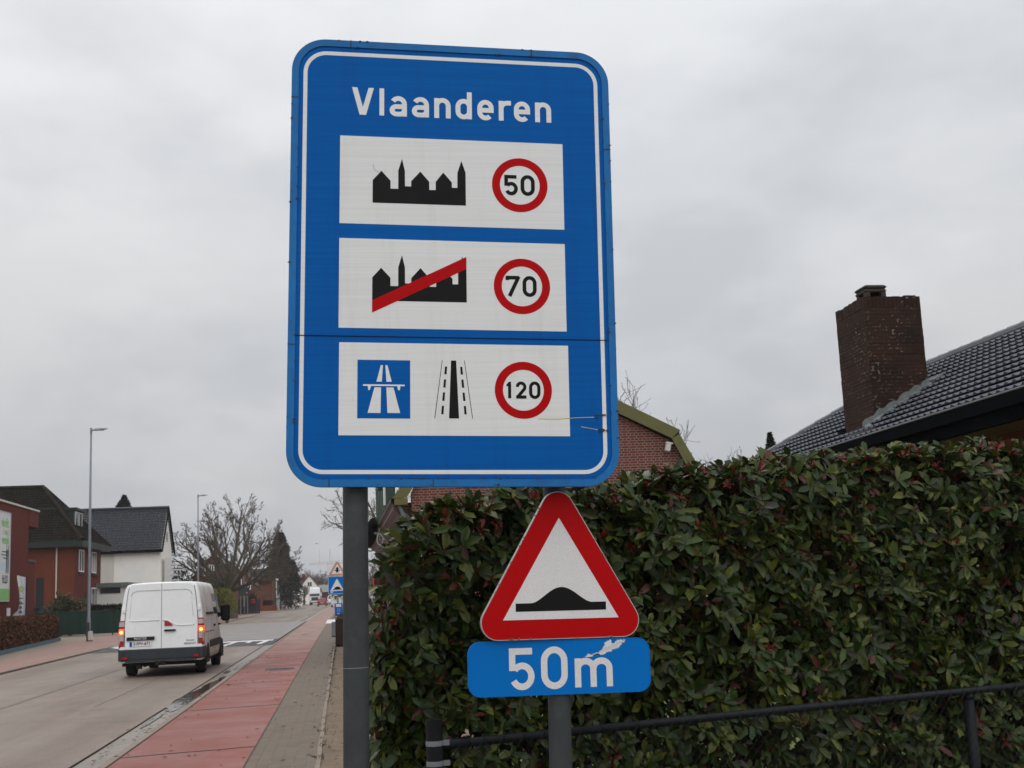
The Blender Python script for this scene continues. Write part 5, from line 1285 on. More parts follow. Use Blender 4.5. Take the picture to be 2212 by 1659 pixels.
# tail lamps at the rear corners
for sg in (-1, 1):
    def tl_(z0, z1, mi, mb, ext=0): 
        prev = None
        for (z, zz) in ((z0, z1),):
            pts = []
            for z_ in (z0, z1):
                w_ = np.interp(z_, [.7, 1.0, 1.3, 1.4], [1.034, 1.036, 1.022, 1.01])
                pts.append([(sg*(w_-.125), ry(z_)-.018-ext, z_), (sg*(w_-.03), ry(z_)-.010-ext, z_), (sg*(w_+.008+ext), .05, z_), (sg*(w_+.008+ext), .16, z_), (sg*(w_-.125), .10, z_)])
            mb.loft(pts, mi, True, True)
    lt = None
    mb = MB(); tl_(.735, 1.395, 0, mb); lt = mb.build('tail_lamp', M['lamp_red'], van)
    for nm, z0, z1, m_ in (('clear_lens', 1.25, 1.365, 'lamp_clear'), ('reversing_lens', .90, 1.03, 'lamp_clear'), ('lit_lens', 1.04, 1.20, 'lamp_on')):
        mb = MB(); tl_(z0, z1, 0, mb, .004); mb.build(nm, M[m_], lt)
    mb = MB(); c_ = Vector((sg*.965, ry(1.11)-.022, 1.11)); mb.lathe([(0, -.012), (.03, -.006), (.048, .012)], axis='Y', n=14, c=c_, cap=False); mb.build('bulb', M['lamp_core'], lt)
# bumper and lower cladding
mb = MB(); b0 = []
for (y, w, z0, z1) in ((-.045, .90, .40, .60), (-.055, .96, .40, .66), (-.03, 1.03, .41, .685), (.06, 1.052, .42, .69), (.45, 1.052, .42, .70)):
    b0.append([(-w, y, z0), (w, y, z0), (w, y, z1), (-w, y, z1)])
mb.loft(b0, 0, True, True); rp(mb, R4(-.88, .88, .44, .655), .075, .04); bp_ = mb.build('bumper', M['van_grey'], van)
mb = MB(); mb.box(-.86, .86, -.11, -.05, .37, .425); mb.build('bumper_step', M['van_grey'], bp_)
for sg in (-1, 1):
    mb = MB(); x0, x1 = sorted((sg*.80, sg*.93)); mb.box(x0, x1, -.117, -.05, .45, .51); mb.build('reflector', M['lamp_red'], bp_)
for sg in (-1, 1):
    mb = MB(); x0, x1 = sorted((sg*1.025, sg*1.058)); mb.box(x0, x1, 1.42, 4.15, .62, .80); mb.build('side_cladding', M['van_grey'], van)
mb = MB(); rp(mb, R4(-.835, -.165, .90, .985), .05, .06); bs = mb.build('plate_light_bar', M['black'], van)
Tr = lambda x, z, off: Matrix(((1, 0, 0, x), (0, 0, -1, ry(z)-off), (0, 1, 0, z), (0, 0, 0, 1)))
mb = MB(); text_into(mb, 'MASTER', .085, Tr(-.50, .945, .052)); mb.build('lettering', M['alu'], bs, uv=False)
mb = MB(); rp(mb, R4(-.765, -.235, .755, .872), .03, .02); pl = mb.build('number_plate', M['white_frame'], van)
mb = MB(); rp(mb, R4(-.763, -.705, .757, .870), .032, .01); mb.build('country_band', mat('eu_blue', (.01, .05, .35), .5), pl)
mb = MB(); text_into(mb, '2-FPV-671', .098, Tr(-.468, .815, .0325)); mb.build('lettering', mat('plate_red', (.08, .005, .008), .5), pl, uv=False)
mb = MB(); rp(mb, [(.075, 1.225), (.275, 1.225), (.255, 1.265), (.17, 1.34), (.13, 1.35), (.075, 1.35)], .022, .02); mb.build('brake_reflector', M['lamp_red'], van)
mb = MB(); rp(mb, R4(.075, .345, 1.095, 1.14), .05, .05); mb.build('door_handle', M['black'], van)
mb = MB(); text_into(mb, 'RENAULT', .066, Tr(.70, .775, .014)); text_into(mb, 'Eurocars', .055, Tr(.71, .855, .014)); mb.build('badge', mat('grey_badge', (.16, .16, .16), .5), van, uv=False)
mb = MB(); mb.tube([(-.02, -.02, .32), (-.02, -.16, .32), (-.02, -.20, .36)], .022, 8); mb.box(-.14, .10, -.06, .02, .27, .37); mb.build('tow_hitch', M['rust'], van)
mb = MB(); mb.box(-.9, .9, .3, 5.2, .26, .40); mb.box(-.62, -.50, .05, .3, .20, .34); mb.build('underbody', M['black'], van)
mb = MB(); mb.tube([(-.42, .1, .27), (-.42, .6, .27)], .035, 8); mb.build('exhaust', M['rust'], van)
for y in (.98, 4.66):
    for sg in (-1, 1):
        c_ = (sg*.86, y, .335); mb = MB(); mb.lathe([(.20, -.115), (.315, -.115), (.335, -.08), (.335, .08), (.315, .115), (.20, .115)], axis='X', n=28, c=c_); tw_ = mb.build('wheel', M['rubber'], van, smooth=True)
        mb = MB(); mb.lathe([(.0, .06), (.10, .075), (.19, .05), (.215, .118), (.20, .12)], axis='X', n=20, c=c_, cap=False) if sg > 0 else mb.lathe([(.0, -.06), (.10, -.075), (.19, -.05), (.215, -.118), (.20, -.12)], axis='X', n=20, c=c_, cap=False); mb.build('hubcap', M['alu'], tw_, smooth=True)
        mb = MB(); pts = [(sg*1.045, y+.41*math.cos(a), .335+.42*math.sin(a)) for a in np.linspace(0, PI, 14)]; mb.prism([(sg*1.0, y+.40, .25)]+[(sg*1.0, b, c) for a, b, c in pts]+[(sg*1.0, y-.40, .25)], (sg*.0385, 0, 0)); mb.build('wheel_arch', M['black'], van)
        # (the arch opening is dark behind the tyre)
for sg in (-1, 1):
    f = lambda z: float(np.interp(z, [1.3, 1.7, 2.02], [1.02, .980, .930]))
    def sp(mb, pts, off=.006, mi=0):
        n = len(pts); vs = [(sg*(f(z)+off), y, z) for y, z in pts]+[(sg*(f(z)-.03), y, z) for y, z in pts]; mb.add(vs, [list(range(n)), list(range(2*n-1, n-1, -1))]+[(i, i+n, (i+1) % n+n, (i+1) % n) for i in range(n)], mi)
    mb = MB(); sp(mb, [(2.75, 1.46), (3.56, 1.46), (3.56, 2.0), (2.75, 2.0)]); mb.build('side_window', M['van_glass'], van)
    mb = MB(); sp(mb, [(3.72, 1.38), (4.62, 1.38), (4.30, 1.75), (3.98, 2.0), (3.72, 2.0)]); mb.build('door_window', M['van_glass'], van)
    mb = MB()
    for y in (2.62, 3.62):
        for za, zb_ in ((.60, .95), (.95, 1.3), (1.3, 1.7), (1.7, 2.05)):
            wa, wb = np.interp([za, zb_], [.55, .95, 1.3, 1.7, 2.05], [1.03, 1.035, 1.02, .980, .926]); mb.add([(sg*(wa+.002), y-.006, za), (sg*(wa+.002), y+.006, za), (sg*(wb+.002), y+.006, zb_), (sg*(wb+.002), y-.006, zb_)], [(0, 1, 2, 3)])
    mb.box(*sorted((sg*1.03, sg*1.037)), .35, 2.6, 1.02, 1.035); mb.build('side_seam', M['seam'], van)
    for y in (2.45, 3.78): mb = MB(); mb.box(*sorted((sg*1.02, sg*1.065)), y, y+.2, 1.14, 1.19); mb.build('side_handle', M['black'], van)
    mb = MB(); mb.box(*sorted((sg*1.00, sg*1.03)), .8, 2.4, 1.47, 1.52) if sg > 0 else mb.box(-1.03, -1.0, .8, 2.4, 1.47, 1.52); mb.build('slide_rail', M['black'], van)
    mb = MB(); mb.bevbox(*sorted((sg*1.05, sg*1.30)), 4.15, 4.33, 1.24, 1.72, .05); mb.box(*sorted((sg*.95, sg*1.1)), 4.2, 4.28, 1.36, 1.48); mb.build('mirror', M['black'], van)
mb = MB(); mb.add([(-.80, 3.90, 2.22), (.80, 3.90, 2.22), (.93, 4.72, 1.50), (-.93, 4.72, 1.50)], [(0, 1, 2, 3)]); mb.M = None
mb = MB(); mb.prism([(-.80, 3.92, 2.215), (.80, 3.92, 2.215), (.92, 4.70, 1.515), (-.92, 4.70, 1.515)], (0, .012, .014)); mb.build('windscreen', M['glass'], van)
move(van, (-4.43, 32.72, -.04+gz(33.5)), math.radians(-.3))

# ------------------------------------------------------------------ distant traffic
def car(name, label, paint, loc, rz, front, L_=4.0, W_=1.72, H_=1.48, group=None):
    r = thing(name, label, 'car', (0, 0, 0), group); hw = W_/2
    sec = lambda y, zt, w, z0=.28: [(-w*.93, y, z0), (-w, y, z0+.25), (-w*.985, y, min(zt, .88)), (-w*(.98 if zt < .95 else .76), y, zt-.02), (-w*.60, y, zt), (w*.60, y, zt), (w*(.98 if zt < .95 else .76), y, zt-.02), (w*.985, y, min(zt, .88)), (w, y, z0+.25), (w*.93, y, z0)]
    mb = MB(); mb.loft([sec(0, .80, hw*.92, .36), sec(.06, .92, hw*.97, .32), sec(.22, 1.0, hw), sec(.55, H_-.06, hw), sec(1.0, H_, hw), sec(2.0, H_-.02, hw), sec(2.85, .98, hw), sec(3.6, .86, hw*.98), sec(L_-.05, .66, hw*.90, .34), sec(L_, .55, hw*.84, .36)], 0, True, True); mb.build('body', M[paint], r, smooth=False)
    mb = MB(); mb.prism([(-hw*.70, .255, 1.04), (hw*.70, .255, 1.04), (hw*.62, .53, H_-.10), (-hw*.62, .53, H_-.10)], (0, -.012, .008)); mb.build('rear_window', M['glass'], r)
    mb = MB(); mb.prism([(hw*.60, 2.06, H_-.07), (-hw*.60, 2.06, H_-.07), (-hw*.78, 2.80, 1.03), (hw*.78, 2.80, 1.03)], (0, .012, .012)); mb.build('windscreen', M['glass'], r)
    for sg in (-1, 1):
        mb = MB(); mb.prism([(sg*hw*.955, .55, .95), (sg*hw*.955, 2.65, .95), (sg*hw*.77, 2.0, H_-.10), (sg*hw*.77, .75, H_-.10)], (sg*.015, 0, .005)); mb.build('side_window', M['glass'], r)
        mb = MB(); x0, x1 = sorted((sg*hw*.70, sg*hw*.97)); mb.box(x0, x1, -.015, .12, .78, .98); mb.build('tail_light', M['lamp_red'], r)
        mb = MB(); mb.box(x0-.02, x1-.04, L_-.16, L_+.012, .58, .72); mb.build('headlight', M['lamp_clear'], r)
        for y in (.70, L_-.72):
            mb = MB(); mb.lathe([(.18, -.09), (.29, -.09), (.30, 0), (.29, .09), (.18, .09)], axis='X', n=18, c=(sg*(hw-.12), y, .30)); mb.build('wheel', M['rubber'], r)
    mb = MB(); mb.box(-.26, .26, -.02, .02, .58, .70); mb.build('number_plate', M['cream'], r)
    mb = MB(); mb.box(-hw*.9, hw*.9, -.03, .1, .30, .46); mb.build('bumper', M['van_grey'], r)
    if front: rz += PI
    move(r, loc, rz); return r
rzh = lambda Y: -2*2.6e-5*Y
p = at(695.5, 1300, 238); car('red_car', 'small red hatchback driving away in the right lane', 'car_red', (p.x, 237, gz(237)-.04), rzh(238), False)
p = at(706, 1297, 262); car('white_car', 'white oncoming car behind the red hatchback', 'car_white', (p.x+.9, 268, gz(266)-.04), rzh(262), False, 4.4, 1.85, 1.95)
p = at(713, 1297, 285); car('dark_car', 'dark car seen between the white car and the striped camper', 'car_dark', (p.x, 288, gz(288)-.04), rzh(285), False, 4.3, 1.8, 1.6)
tr = thing('lorry', 'white lorry with tall cab roof coming towards the camera', 'lorry', (0, 0, 0))
mb = MB(); mb.bevbox(-1.22, 1.22, 0, 2.2, .55, 2.85, .12); mb.loft([[(-1.2, y, 2.83), (1.2, y, 2.83), (1.12*k, y, zt), (-1.12*k, y, zt)] for y, zt, k in ((.12, 2.9, 1), (.45, 3.55, .98), (.95, 3.85, .95), (2.2, 3.9, .95))], 0, True, True); mb.build('cab', M['car_white'], tr)
mb = MB(); mb.prism([(-1.08, -.012, 1.95), (1.08, -.012, 1.95), (1.05, .03, 2.72), (-1.05, .03, 2.72)], (0, -.015, 0)); mb.build('windscreen', M['glass'], tr)
mb = MB(); mb.box(-.75, .75, -.03, .02, .95, 1.72); mb.box(-.9, .9, -.05, .03, .38, .55); mb.build('grille', M['van_grey'], tr)
for sg in (-1, 1):
    mb = MB(); x0, x1 = sorted((sg*.80, sg*1.16)); mb.box(x0, x1, -.04, .05, .70, 1.0); mb.build('headlight', M['lamp_clear'], tr)
    mb = MB(); x0, x1 = sorted((sg*1.26, sg*1.50)); mb.bevbox(x0, x1, -.05, .1, 1.9, 2.65, .04); mb.build('mirror', M['car_white'], tr)
    for y in (.9, 4.4, 9, 10.3): mb = MB(); mb.lathe([(.28, -.16), (.48, -.16), (.5, 0), (.48, .16), (.28, .16)], axis='X', n=18, c=(sg*1.02, y, .5)); mb.build('wheel', M['rubber'], tr)
mb = MB(); mb.box(-1.27, 1.27, 2.8, 13, 1.05, 3.6); mb.build('trailer', M['truck_red'], tr)
mb = MB(); text_into(mb, 'Tenhof', .52, Matrix(((1, 0, 0, 0), (0, 0, -1, .52), (0, 1, 0, 3.42), (0, 0, 0, 1)))); mb.build('lettering', M['van_grey'], tr, uv=False)
p = at(680, 1300, 285); move(tr, (p.x, 285, gz(285)-.04), rzh(285))
cp = thing('camper_bus', 'pale bus with dark windscreen parked beyond the blue road hump sign', 'bus', (0, 0, 0))
mb = MB(); mb.bevbox(-1.2, 1.2, 0, 7, .35, 2.9, .12); mb.build('body', M['car_white'], cp)
mb = MB(); mb.box(-1.08, 1.08, -.02, .02, 1.55, 2.72); ws_ = mb.build('windscreen', M['glass'], cp)
mb = MB(); Tc = Matrix(((1, 0, 0, -.45), (0, 0, -1, -.025), (0, 1, 0, 1.45), (0, 0, 0, 1))); mb.M = Tc; mb.ring(circ(.5, 0, 0, 24), circ(.34, 0, 0, 24), 0, .02); mb.build('spare_wheel_ring', M['cream'], cp)
mb = MB(); mb.box(-.62, -.28, -.03, .0, 1.2, 1.6); mb.build('ring_hub', M['van_grey'], cp); mb = MB(); mb.box(-1.19, 1.19, -.04, .05, .35, .62); mb.build('bumper', M['cream'], cp)
for sg in (-1, 1):
    for y in (1, 5.4): mb = MB(); mb.lathe([(.2, -.1), (.36, -.1), (.38, 0), (.36, .1), (.2, .1)], axis='X', n=16, c=(sg*1.05, y, .38)); mb.build('wheel', M['rubber'], cp)
p = at(729, 1300, 205); move(cp, (p.x+.15, 205, gz(205)), 0)

# ------------------------------------------------------------------ right pavement: far signs, planter, bins
TH = lambda px, py, Y: at(px, py, Y)
Yf = 61.0; c = at(728.5, 1231, Yf)
fs = thing('priority_sign', 'faded red triangular priority crossing sign above the blue hump sign on one post', 'road sign', (c.x, Yf, gz(Yf)))
FF = face_frame((c.x, Yf-.08, c.z-.03), 0, 0); k = .255
mb = MB(FF); mb.prism(P3(tri(k, .09), -.02), (0, 0, .02)); mb.build('rim', M['faded_red'], fs)
mb = MB(FF); mb.prism(P3([(0, .31), (-.27, -.155), (.27, -.155)], 0.0), (0, 0, .004)); wf2 = mb.build('white_face', M['sign_white'], fs)
mb = MB(FF); mb.prism(P3([(0, .19), (.085, .07), (.045, .07), (.045, .03), (.13, .03), (.13, -.01), (.045, -.01), (.06, -.12), (0, -.07), (-.06, -.12), (-.045, -.01), (-.13, -.01), (-.13, .03), (-.045, .03), (-.045, .07), (-.085, .07)][::-1], .004), (0, 0, .004)); mb.build('arrow_symbol', M['sign_black'], wf2)
mb = MB(); mb.tube([(c.x, Yf, 0), (c.x, Yf, c.z+.3)], .045, 10); mb.build('post', M['galv'], fs)
c2 = at(728, 1264, Yf); FG = face_frame((c2.x, Yf-.08, c2.z), 0, 0); hs = thing('hump_sign', 'square blue road hump sign with white triangle, under the faded red triangle', 'road sign', (c2.x, Yf-.08, c2.z-.42))
mb = MB(FG); mb.prism(P3(rrect(.84, .84, .04, 4), -.03), (0, 0, .03)); mb.build('panel', M['plate_blue'], hs)
mb = MB(FG); mb.ring(rrect(.84, .84, .04, 4), rrect(.80, .80, .03, 4), 0, .004); mb.build('rim', M['poster_blue'], hs)
mb = MB(FG); mb.prism(P3([(0, .31), (-.33, -.27), (.33, -.27)], 0), (0, 0, .004)); wt = mb.build('white_triangle', M['sign_white'], hs)
mb = MB(FG); mb.prism(P3([(-.19, -.215), (.22, -.215), (.22, -.18), (.16, -.18)]+[(.02+.15*math.cos(a), -.18+.11*math.sin(a)) for a in np.linspace(.2, PI-.2, 10)]+[(-.14, -.18), (-.19, -.18)], .004), (0, 0, .004)); mb.build('hump_symbol', M['sign_black'], wt)
mb = MB(FG); mb.prism(P3(circ(.07, -.25, -.30, 18), .008), (0, 0, .004)); mb.build('sticker', M['poster_blue'], hs)
c3 = at(731.5, 1316, 55); bb_ = thing('dog_waste_box', 'bright blue box with white label on a post below the blue hump sign', 'bin', (c3.x, 55, gz(55)))
mb = MB(); mb.bevbox(c3.x-.17, c3.x+.17, 54.85, 55.05, c3.z-.28, c3.z+.26, .02); bx = mb.build('box', M['blue_box'], bb_)
mb = MB(); mb.box(c3.x-.11, c3.x+.11, 54.842, 54.85, c3.z+.10, c3.z+.22); mb.build('label_sticker', M['sign_white'], bx)
mb = MB(Matrix(((1, 0, 0, c3.x), (0, 0, -1, 54.848), (0, 1, 0, c3.z-.03), (0, 0, 0, 1)))); mb.ring(circ(.065, 0, 0, 18), circ(.05, 0, 0, 18), 0, .006); mb.box(-.05, .05, -.17, -.13, 0, .006); mb.build('symbol', M['poster_blue'], bx)
mb = MB(); mb.tube([(c3.x, 55.1, 0), (c3.x, 55.1, c3.z+.25)], .03, 8); mb.build('post', M['galv'], bb_)
c4_ = at(738.5, 1291, 58); rd = thing('round_sign', 'small round green and white sign beside the blue hump sign', 'road sign', (c4_.x, 58, gz(58)))
FG2 = face_frame((c4_.x, 57.9, c4_.z), 0, 0); mb = MB(FG2); mb.prism(P3(circ(.09, 0, 0, 24), 0), (0, 0, .01)); mb.build('disc', M['poster_pale'], rd); mb = MB(FG2); mb.ring(circ(.09, 0, 0, 24), circ(.072, 0, 0, 24), .01, .014); mb.ribbon([(-.06, .06), (.06, -.06)], .02, .012); mb.build('green_mark', M['green_slate'], rd)
mb = MB(); mb.tube([(c4_.x, 58, 0), (c4_.x, 58, c4_.z)], .02, 6); mb.build('post', M['galv'], rd)
pl_ = thing('planter', 'rust brown steel planter box on the pavement left of the pole', 'planter', (.25, 48.4, gz(48)))
xa = at(724.5, 1360, 47).x; zt2 = at(730, 1338, 47).z
mb = MB(); mb.ring([(xa, 47), (xa+1.4, 47), (xa+1.4, 49.5), (xa, 49.5)], [(xa+.06, 47.06), (xa+1.34, 47.06), (xa+1.34, 49.44), (xa+.06, 49.44)], gz(47)-.02, zt2); mb.build('box', M['rust'], pl_)
mb = MB(); mb.box(xa+.05, xa+1.35, 47.05, 49.45, .3, zt2-.10); mb.build('soil', M['soil'], pl_)
shrub('planter_plant', 'low brown green plants growing in the rusty planter', 'plant', (xa+.6, 48.2, zt2-.12), .6, 1.1, .30, 700, GR, .10, bark_=False)
cb = at(720.5, 1365, 56); gb = thing('litter_bin', 'grey litter bin with dark foot beside the rusty planter', 'bin', (cb.x, 56, gz(56)))
zt3 = at(720.5, 1343, 56).z; zb3 = at(720.5, 1374, 56).z
mb = MB(); mb.bevbox(cb.x-.08, cb.x+.12, 55.9, 56.25, zb3, zt3, .02); mb.build('body', M['galv'], gb); mb = MB(); mb.tube([(cb.x, 56.08, .03), (cb.x, 56.08, zb3+.02)], .09, 10); mb.build('foot', M['black'], gb)
# round sign rim between pole and hedge
c5_ = at(825, 1256, 27); ns = thing('prohibition_sign', 'round sign with orange red rim half hidden by the hedge', 'road sign', (c5_.x, 27, gz(27)))
FN2 = face_frame((c5_.x, 26.95, c5_.z), 0, 0); mb = MB(FN2); mb.ring(circ(.20, 0, 0, 40), circ(.168, 0, 0, 40), -.01, .012); mb.build('rim', M['orange_red'], ns); mb = MB(FN2); mb.prism(P3(circ(.172, 0, 0, 32), -.012), (0, 0, .008)); mb.build('face', M['rust'], ns)
mb = MB(); mb.tube([(c5_.x, 27, 0), (c5_.x, 27, c5_.z)], .02, 8); mb.build('post', M['galv'], ns)

# ------------------------------------------------------------------ trees and things farther down the street
c = at(493, 1268, 132); bare_tree('bare_tree', 'big bare spreading tree with many limbs beside the left pavement', (c.x, 132, gz(132)-.1), 12.9, 20, 85, 2.9, .42, [8, 6, 6, 5], 5, twig_r=.0115, ratio=.42, lift=.08, wig=.10, dome=(6.3, 7.4))
c = at(800, 1200, 76); bare_tree('bare_tree', 'bare tree with mossy twigs seen under the blue sign behind the left pole', (c.x+1.5, 76, gz(76)), 11.0, 9, 62, 4.4, .24, [6, 5, 4], 9, twig_r=.012, ratio=.52, lift=.07)
c = at(1325, 900, 52); bare_tree('bare_tree', 'bare tree top rising above the olive verge of the gambrel roof', (c.x-.3, 52, gz(52)), at(1342, 800, 52).z, 8, 34, 3.5, .28, [6, 5, 4], 21, twig_r=.010, ratio=.58, lift=.12)
for i, (px, w, Y) in enumerate(((805, 1.6, 64), (826, 2.4, 60))):
    c = at(px, 1250, Y); bare_tree('bare_bush', ['leafless brown bush right of the left pole', 'leafless brown bush half behind the left end of the hedge'][i], (c.x+.3, Y, gz(Y)), 4.2-.3*i, 11, 40, .6, .10, [6, 5, 3], 31+i, twig_r=.011, ratio=.5, lift=.10, m2='twig')
TW = [(.030, .034, .018), (.042, .036, .020), (.055, .040, .024)]
c = at(606, 1290, 205); shrub('tall_conifer', 'tall brown green conifer beside the road past the bare tree', 'tree', (c.x, 205, gz(205)), 2.2, 2.2, at(607, 1152, 205).z-.4, 15000, TW, .42, 'needle', cone=.52, up=-.6)
c = at(626, 1290, 214); shrub('dark_conifer', 'dark lower conifer leaning against the tall brown one', 'tree', (c.x+.3, 212, gz(212)), 1.7, 1.7, at(624, 1213, 212).z-.4, 5000, [(.010, .014, .010), (.016, .02, .014)], .40, 'needle', cone=.42)
c = at(489, 1290, 104); shrub('yellow_green_bush', 'yellow green clipped bush beyond the front of the van', 'shrub', (c.x, 104, gz(104)), 1.05, 1.0, at(489, 1254, 104).z-.2, 6000, [(.26, .23, .036), (.20, .19, .036), (.14, .15, .036)], .13, 'leaf_dry')
c = at(452, 1290, 112); shrub('green_bush', 'dark green bush between the van roof and the bare tree', 'shrub', (c.x, 114, gz(112)), 1.5, 1.2, at(450, 1248, 112).z-.2, 4500, [(.020, .026, .012), (.030, .035, .015)], .2, 'leaf_dry')
def gable_house(name, label, apex, el, er, Y, zeave, depth, wallm, roofm, verge=None, wins=(), winm='white_frame', chim=None):
    ap = at(*apex, Y); a = at(*el, Y); b = at(*er, Y)
    r = thing(name, label, 'house', (ap.x, Y+depth/2, gz(Y)))
    L_, R_ = a.x, b.x; ze0, ze1 = a.z, b.z
    mb = MB(); mb.prism([(L_+.2, Y, 0), (R_-.2, Y, 0), (R_-.2, Y, ze1-.05), (ap.x, Y, ap.z-.12), (L_+.2, Y, ze0-.05)], (0, depth, 0)); mb.build('wall', M[wallm], r)
    mb = MB(); mb.loft([[(L_, y, ze0), (ap.x, y, ap.z), (R_, y, ze1), (R_, y, ze1-.12), (ap.x, y, ap.z-.12), (L_, y, ze0-.12)] for y in (Y-.25, Y+depth+.2)], 0, True, True); mb.build('roof', M[roofm], r)
    if verge:
        mb = MB()
        for (p, q) in (((L_, ze0), (ap.x, ap.z)), ((ap.x, ap.z), (R_, ze1))): mb.prism([(p[0], Y-.30, p[1]-.24), (q[0], Y-.30, q[1]-.24), (q[0], Y-.30, q[1]+.03), (p[0], Y-.30, p[1]+.03)], (0, .05, 0))
        mb.build('verge_board', M[verge], r)
    for (px, py, w, h) in wins:
        c_ = at(px, py, Y-.03); window(r, c_, (1, 0, 0), w, h, (0, -1, 0), .10, 1, fm=winm)
    if chim: mb = MB(); c_ = at(*chim, Y+depth/2); mb.box(c_.x-.4, c_.x+.4, Y+depth/2-.4, Y+depth/2+.4, c_.z-2, c_.z); mb.build('chimney', M['brick_dark'], r)
    return r
gable_house('gabled_house', 'brown brick house with dark gable roof behind the bare tree', (463, 1190), (412, 1246), (505, 1232), 150, 4, 9, 'brick_warm', 'tile_dark', 'cream', ((439, 1232, .5, 1.3), (457, 1234, .6, 1.5), (484, 1244, .6, 1.2)))
gable_house('cottage', 'brick cottage with white window frames beyond the bare tree trunk', (527, 1232), (497, 1262), (552, 1262), 168, 4, 8, 'brick_warm', 'tile_dark', None, ((513, 1262, 1.1, 1.3), (536, 1266, .7, .9)))
h_ = thing('villa', 'dark roofed brick villa with wide upper window left of the tall conifer', 'house', (at(566, 1260, 190).x, 195, gz(190)))
a, b = at(545, 1250, 190), at(588, 1250, 190); mb = MB(); mb.box(a.x, b.x, 190, 200, 0, at(566, 1252, 190).z); mb.build('wall', M['brick_warm'], h_)
z0, z1 = at(566, 1252, 190).z, at(566, 1226, 190).z; mb = MB(); mb.prism([(a.x-.4, 189.6, z0), (b.x+.4, 189.6, z0), (b.x-1.2, 194, z1), (a.x+1.2, 194, z1)], (0, .3, -.1)); mb.prism([(a.x+1.2, 194, z1), (b.x-1.2, 194, z1), (b.x+.4, 200, z0), (a.x-.4, 200, z0)], (0, .1, -.2)); mb.build('roof', M['tile_dark'], h_)
mb = MB(); c_ = at(563, 1240, 190.5); mb.box(c_.x-1.5, c_.x+1.5, 189.6, 192, c_.z-.75, c_.z+.75); d_ = mb.build('dormer', M['brownwood'], h_); window(d_, (c_.x, 189.58, c_.z), (1, 0, 0), 2.4, 1.1, (0, -1, 0), .12, 2, fm='soffit')
mb = MB(); mb.box(a.x-.2, b.x+.2, 189.3, 189.6, z0-.2, z0); mb.build('gutter', M['brownwood'], h_)
gable_house('white_gable_house', 'white house with red tile roof at the far end of the street', (668, 1243), (652, 1262), (690, 1268), 330, 4, 14, 'white_wall', 'tile_red', None, ((669, 1262, 1.2, 1.2),), chim=(656, 1240))
h2 = thing('grey_hall', 'low grey roofed brick building at the far end behind the lorry', 'building', (at(700, 1280, 345).x, 352, gz(345)))
a, b = at(682, 1280, 345), at(745, 1280, 345); mb = MB(); mb.box(a.x, b.x, 345, 360, 0, at(700, 1279, 345).z); mb.build('wall', M['brick_dark'], h2); z0, z1 = at(700, 1279, 345).z, at(700, 1263, 350).z
mb = MB(); mb.prism([(a.x-.3, 344.5, z0), (b.x, 344.5, z0), (b.x, 352, z1), (a.x+.5, 352, z1)], (0, .2, -.1)); mb.build('roof', M['zinc'], h2)
wl_ = thing('white_roadside_house', 'narrow white house end beside the road past the conifers', 'house', (at(646, 1280, 262).x, 265, gz(262)))
a, b = at(628, 1285, 262), at(651, 1285, 262); mb = MB(); mb.box(a.x, b.x, 262, 274, 0, at(648, 1270, 262).z); mb.build('wall', M['white_wall'], wl_); mb = MB(); mb.prism([(a.x, 261.8, at(648, 1270, 262).z), (b.x+.2, 261.8, at(648, 1270, 262).z), (b.x-1, 261.8, at(648, 1252, 262).z), (a.x, 261.8, at(648, 1252, 262).z)], (0, 12, 0)); mb.build('roof', M['tile_dark'], wl_)
for i, (px, top, sp) in enumerate(((652, 1232, 36), (668, 1226, 40), (684, 1230, 40), (700, 1233, 42), (716, 1236, 40), (640, 1240, 36))):
    Y = 395+7*(i % 3); c = at(px, 1290, Y); bare_tree('far_bare_tree', ['grey bare tree on the far skyline above the white gable', 'tallest grey bare tree on the far skyline, above the red roof', 'grey bare tree on the far skyline above the lorry', 'grey bare tree on the far skyline under the crane jib', 'grey bare tree on the far skyline beside the crane mast', 'low grey bare tree on the far skyline right of the conifers'][i], (c.x, Y, gz(Y)), at(px, top, Y).z-gz(Y), 9, sp, 3.0, .35, [6, 5, 4], 50+i, 'bare trees at the far end of the street', twig_r=.030, ratio=.55, lift=.10)
for i, (px, top, Y) in enumerate(((1535, 980, 70), (1560, 966, 78), (1600, 972, 74), (1640, 984, 80), (1545, 985, 76))):
    c = at(px, 1200, Y); bare_tree('garden_tree', ['bare tree top showing over the hedge, second right of the olive verge', 'bare tree top showing over the hedge midway between the verge and the bungalow', 'bare tree top showing over the hedge, second left of the bungalow roof', 'bare tree top showing over the hedge beside the conifer tip', 'bare tree top showing over the hedge right beside the olive verge'][i], (c.x, Y, gz(Y)), at(px, top, Y).z-gz(Y), 9, 45, 3.0, .22, [6, 5, 4], 70+i, 'bare trees behind the hedge', twig_r=.010, ratio=.55, lift=.08)
c = at(1675, 1100, 44); shrub('cypress', 'small dark cypress tip showing over the hedge left of the bungalow roof', 'tree', (c.x, 44, gz(44)), 2.1, 2.1, at(1675, 934, 44).z-gz(44), 12000, [(.012, .020, .014), (.018, .028, .018)], .085, 'needle', cone=1.05)
cr = thing('tower_crane', 'pale tower crane far behind the priority sign', 'crane', (at(714, 1290, 420).x, 420, gz(420)))
m0 = at(714, 1290, 420); zt4 = at(714, 1216, 420).z; zj = at(690, 1219, 420).z; xj = at(668, 1216, 420).x
mb = MB()
for dx in (-.7, .7):
    for dy in (-.7, .7): mb.tube([(m0.x+dx, 420+dy, 0), (m0.x+dx, 420+dy, zt4)], .05, 4)
for k in range(16):
    z = k*zt4/16; mb.tube([(m0.x-.7, 419.3, z), (m0.x+.7, 419.3, z+zt4/16)], .035, 4)
mb.build('mast', M['crane'], cr)
mb = MB()
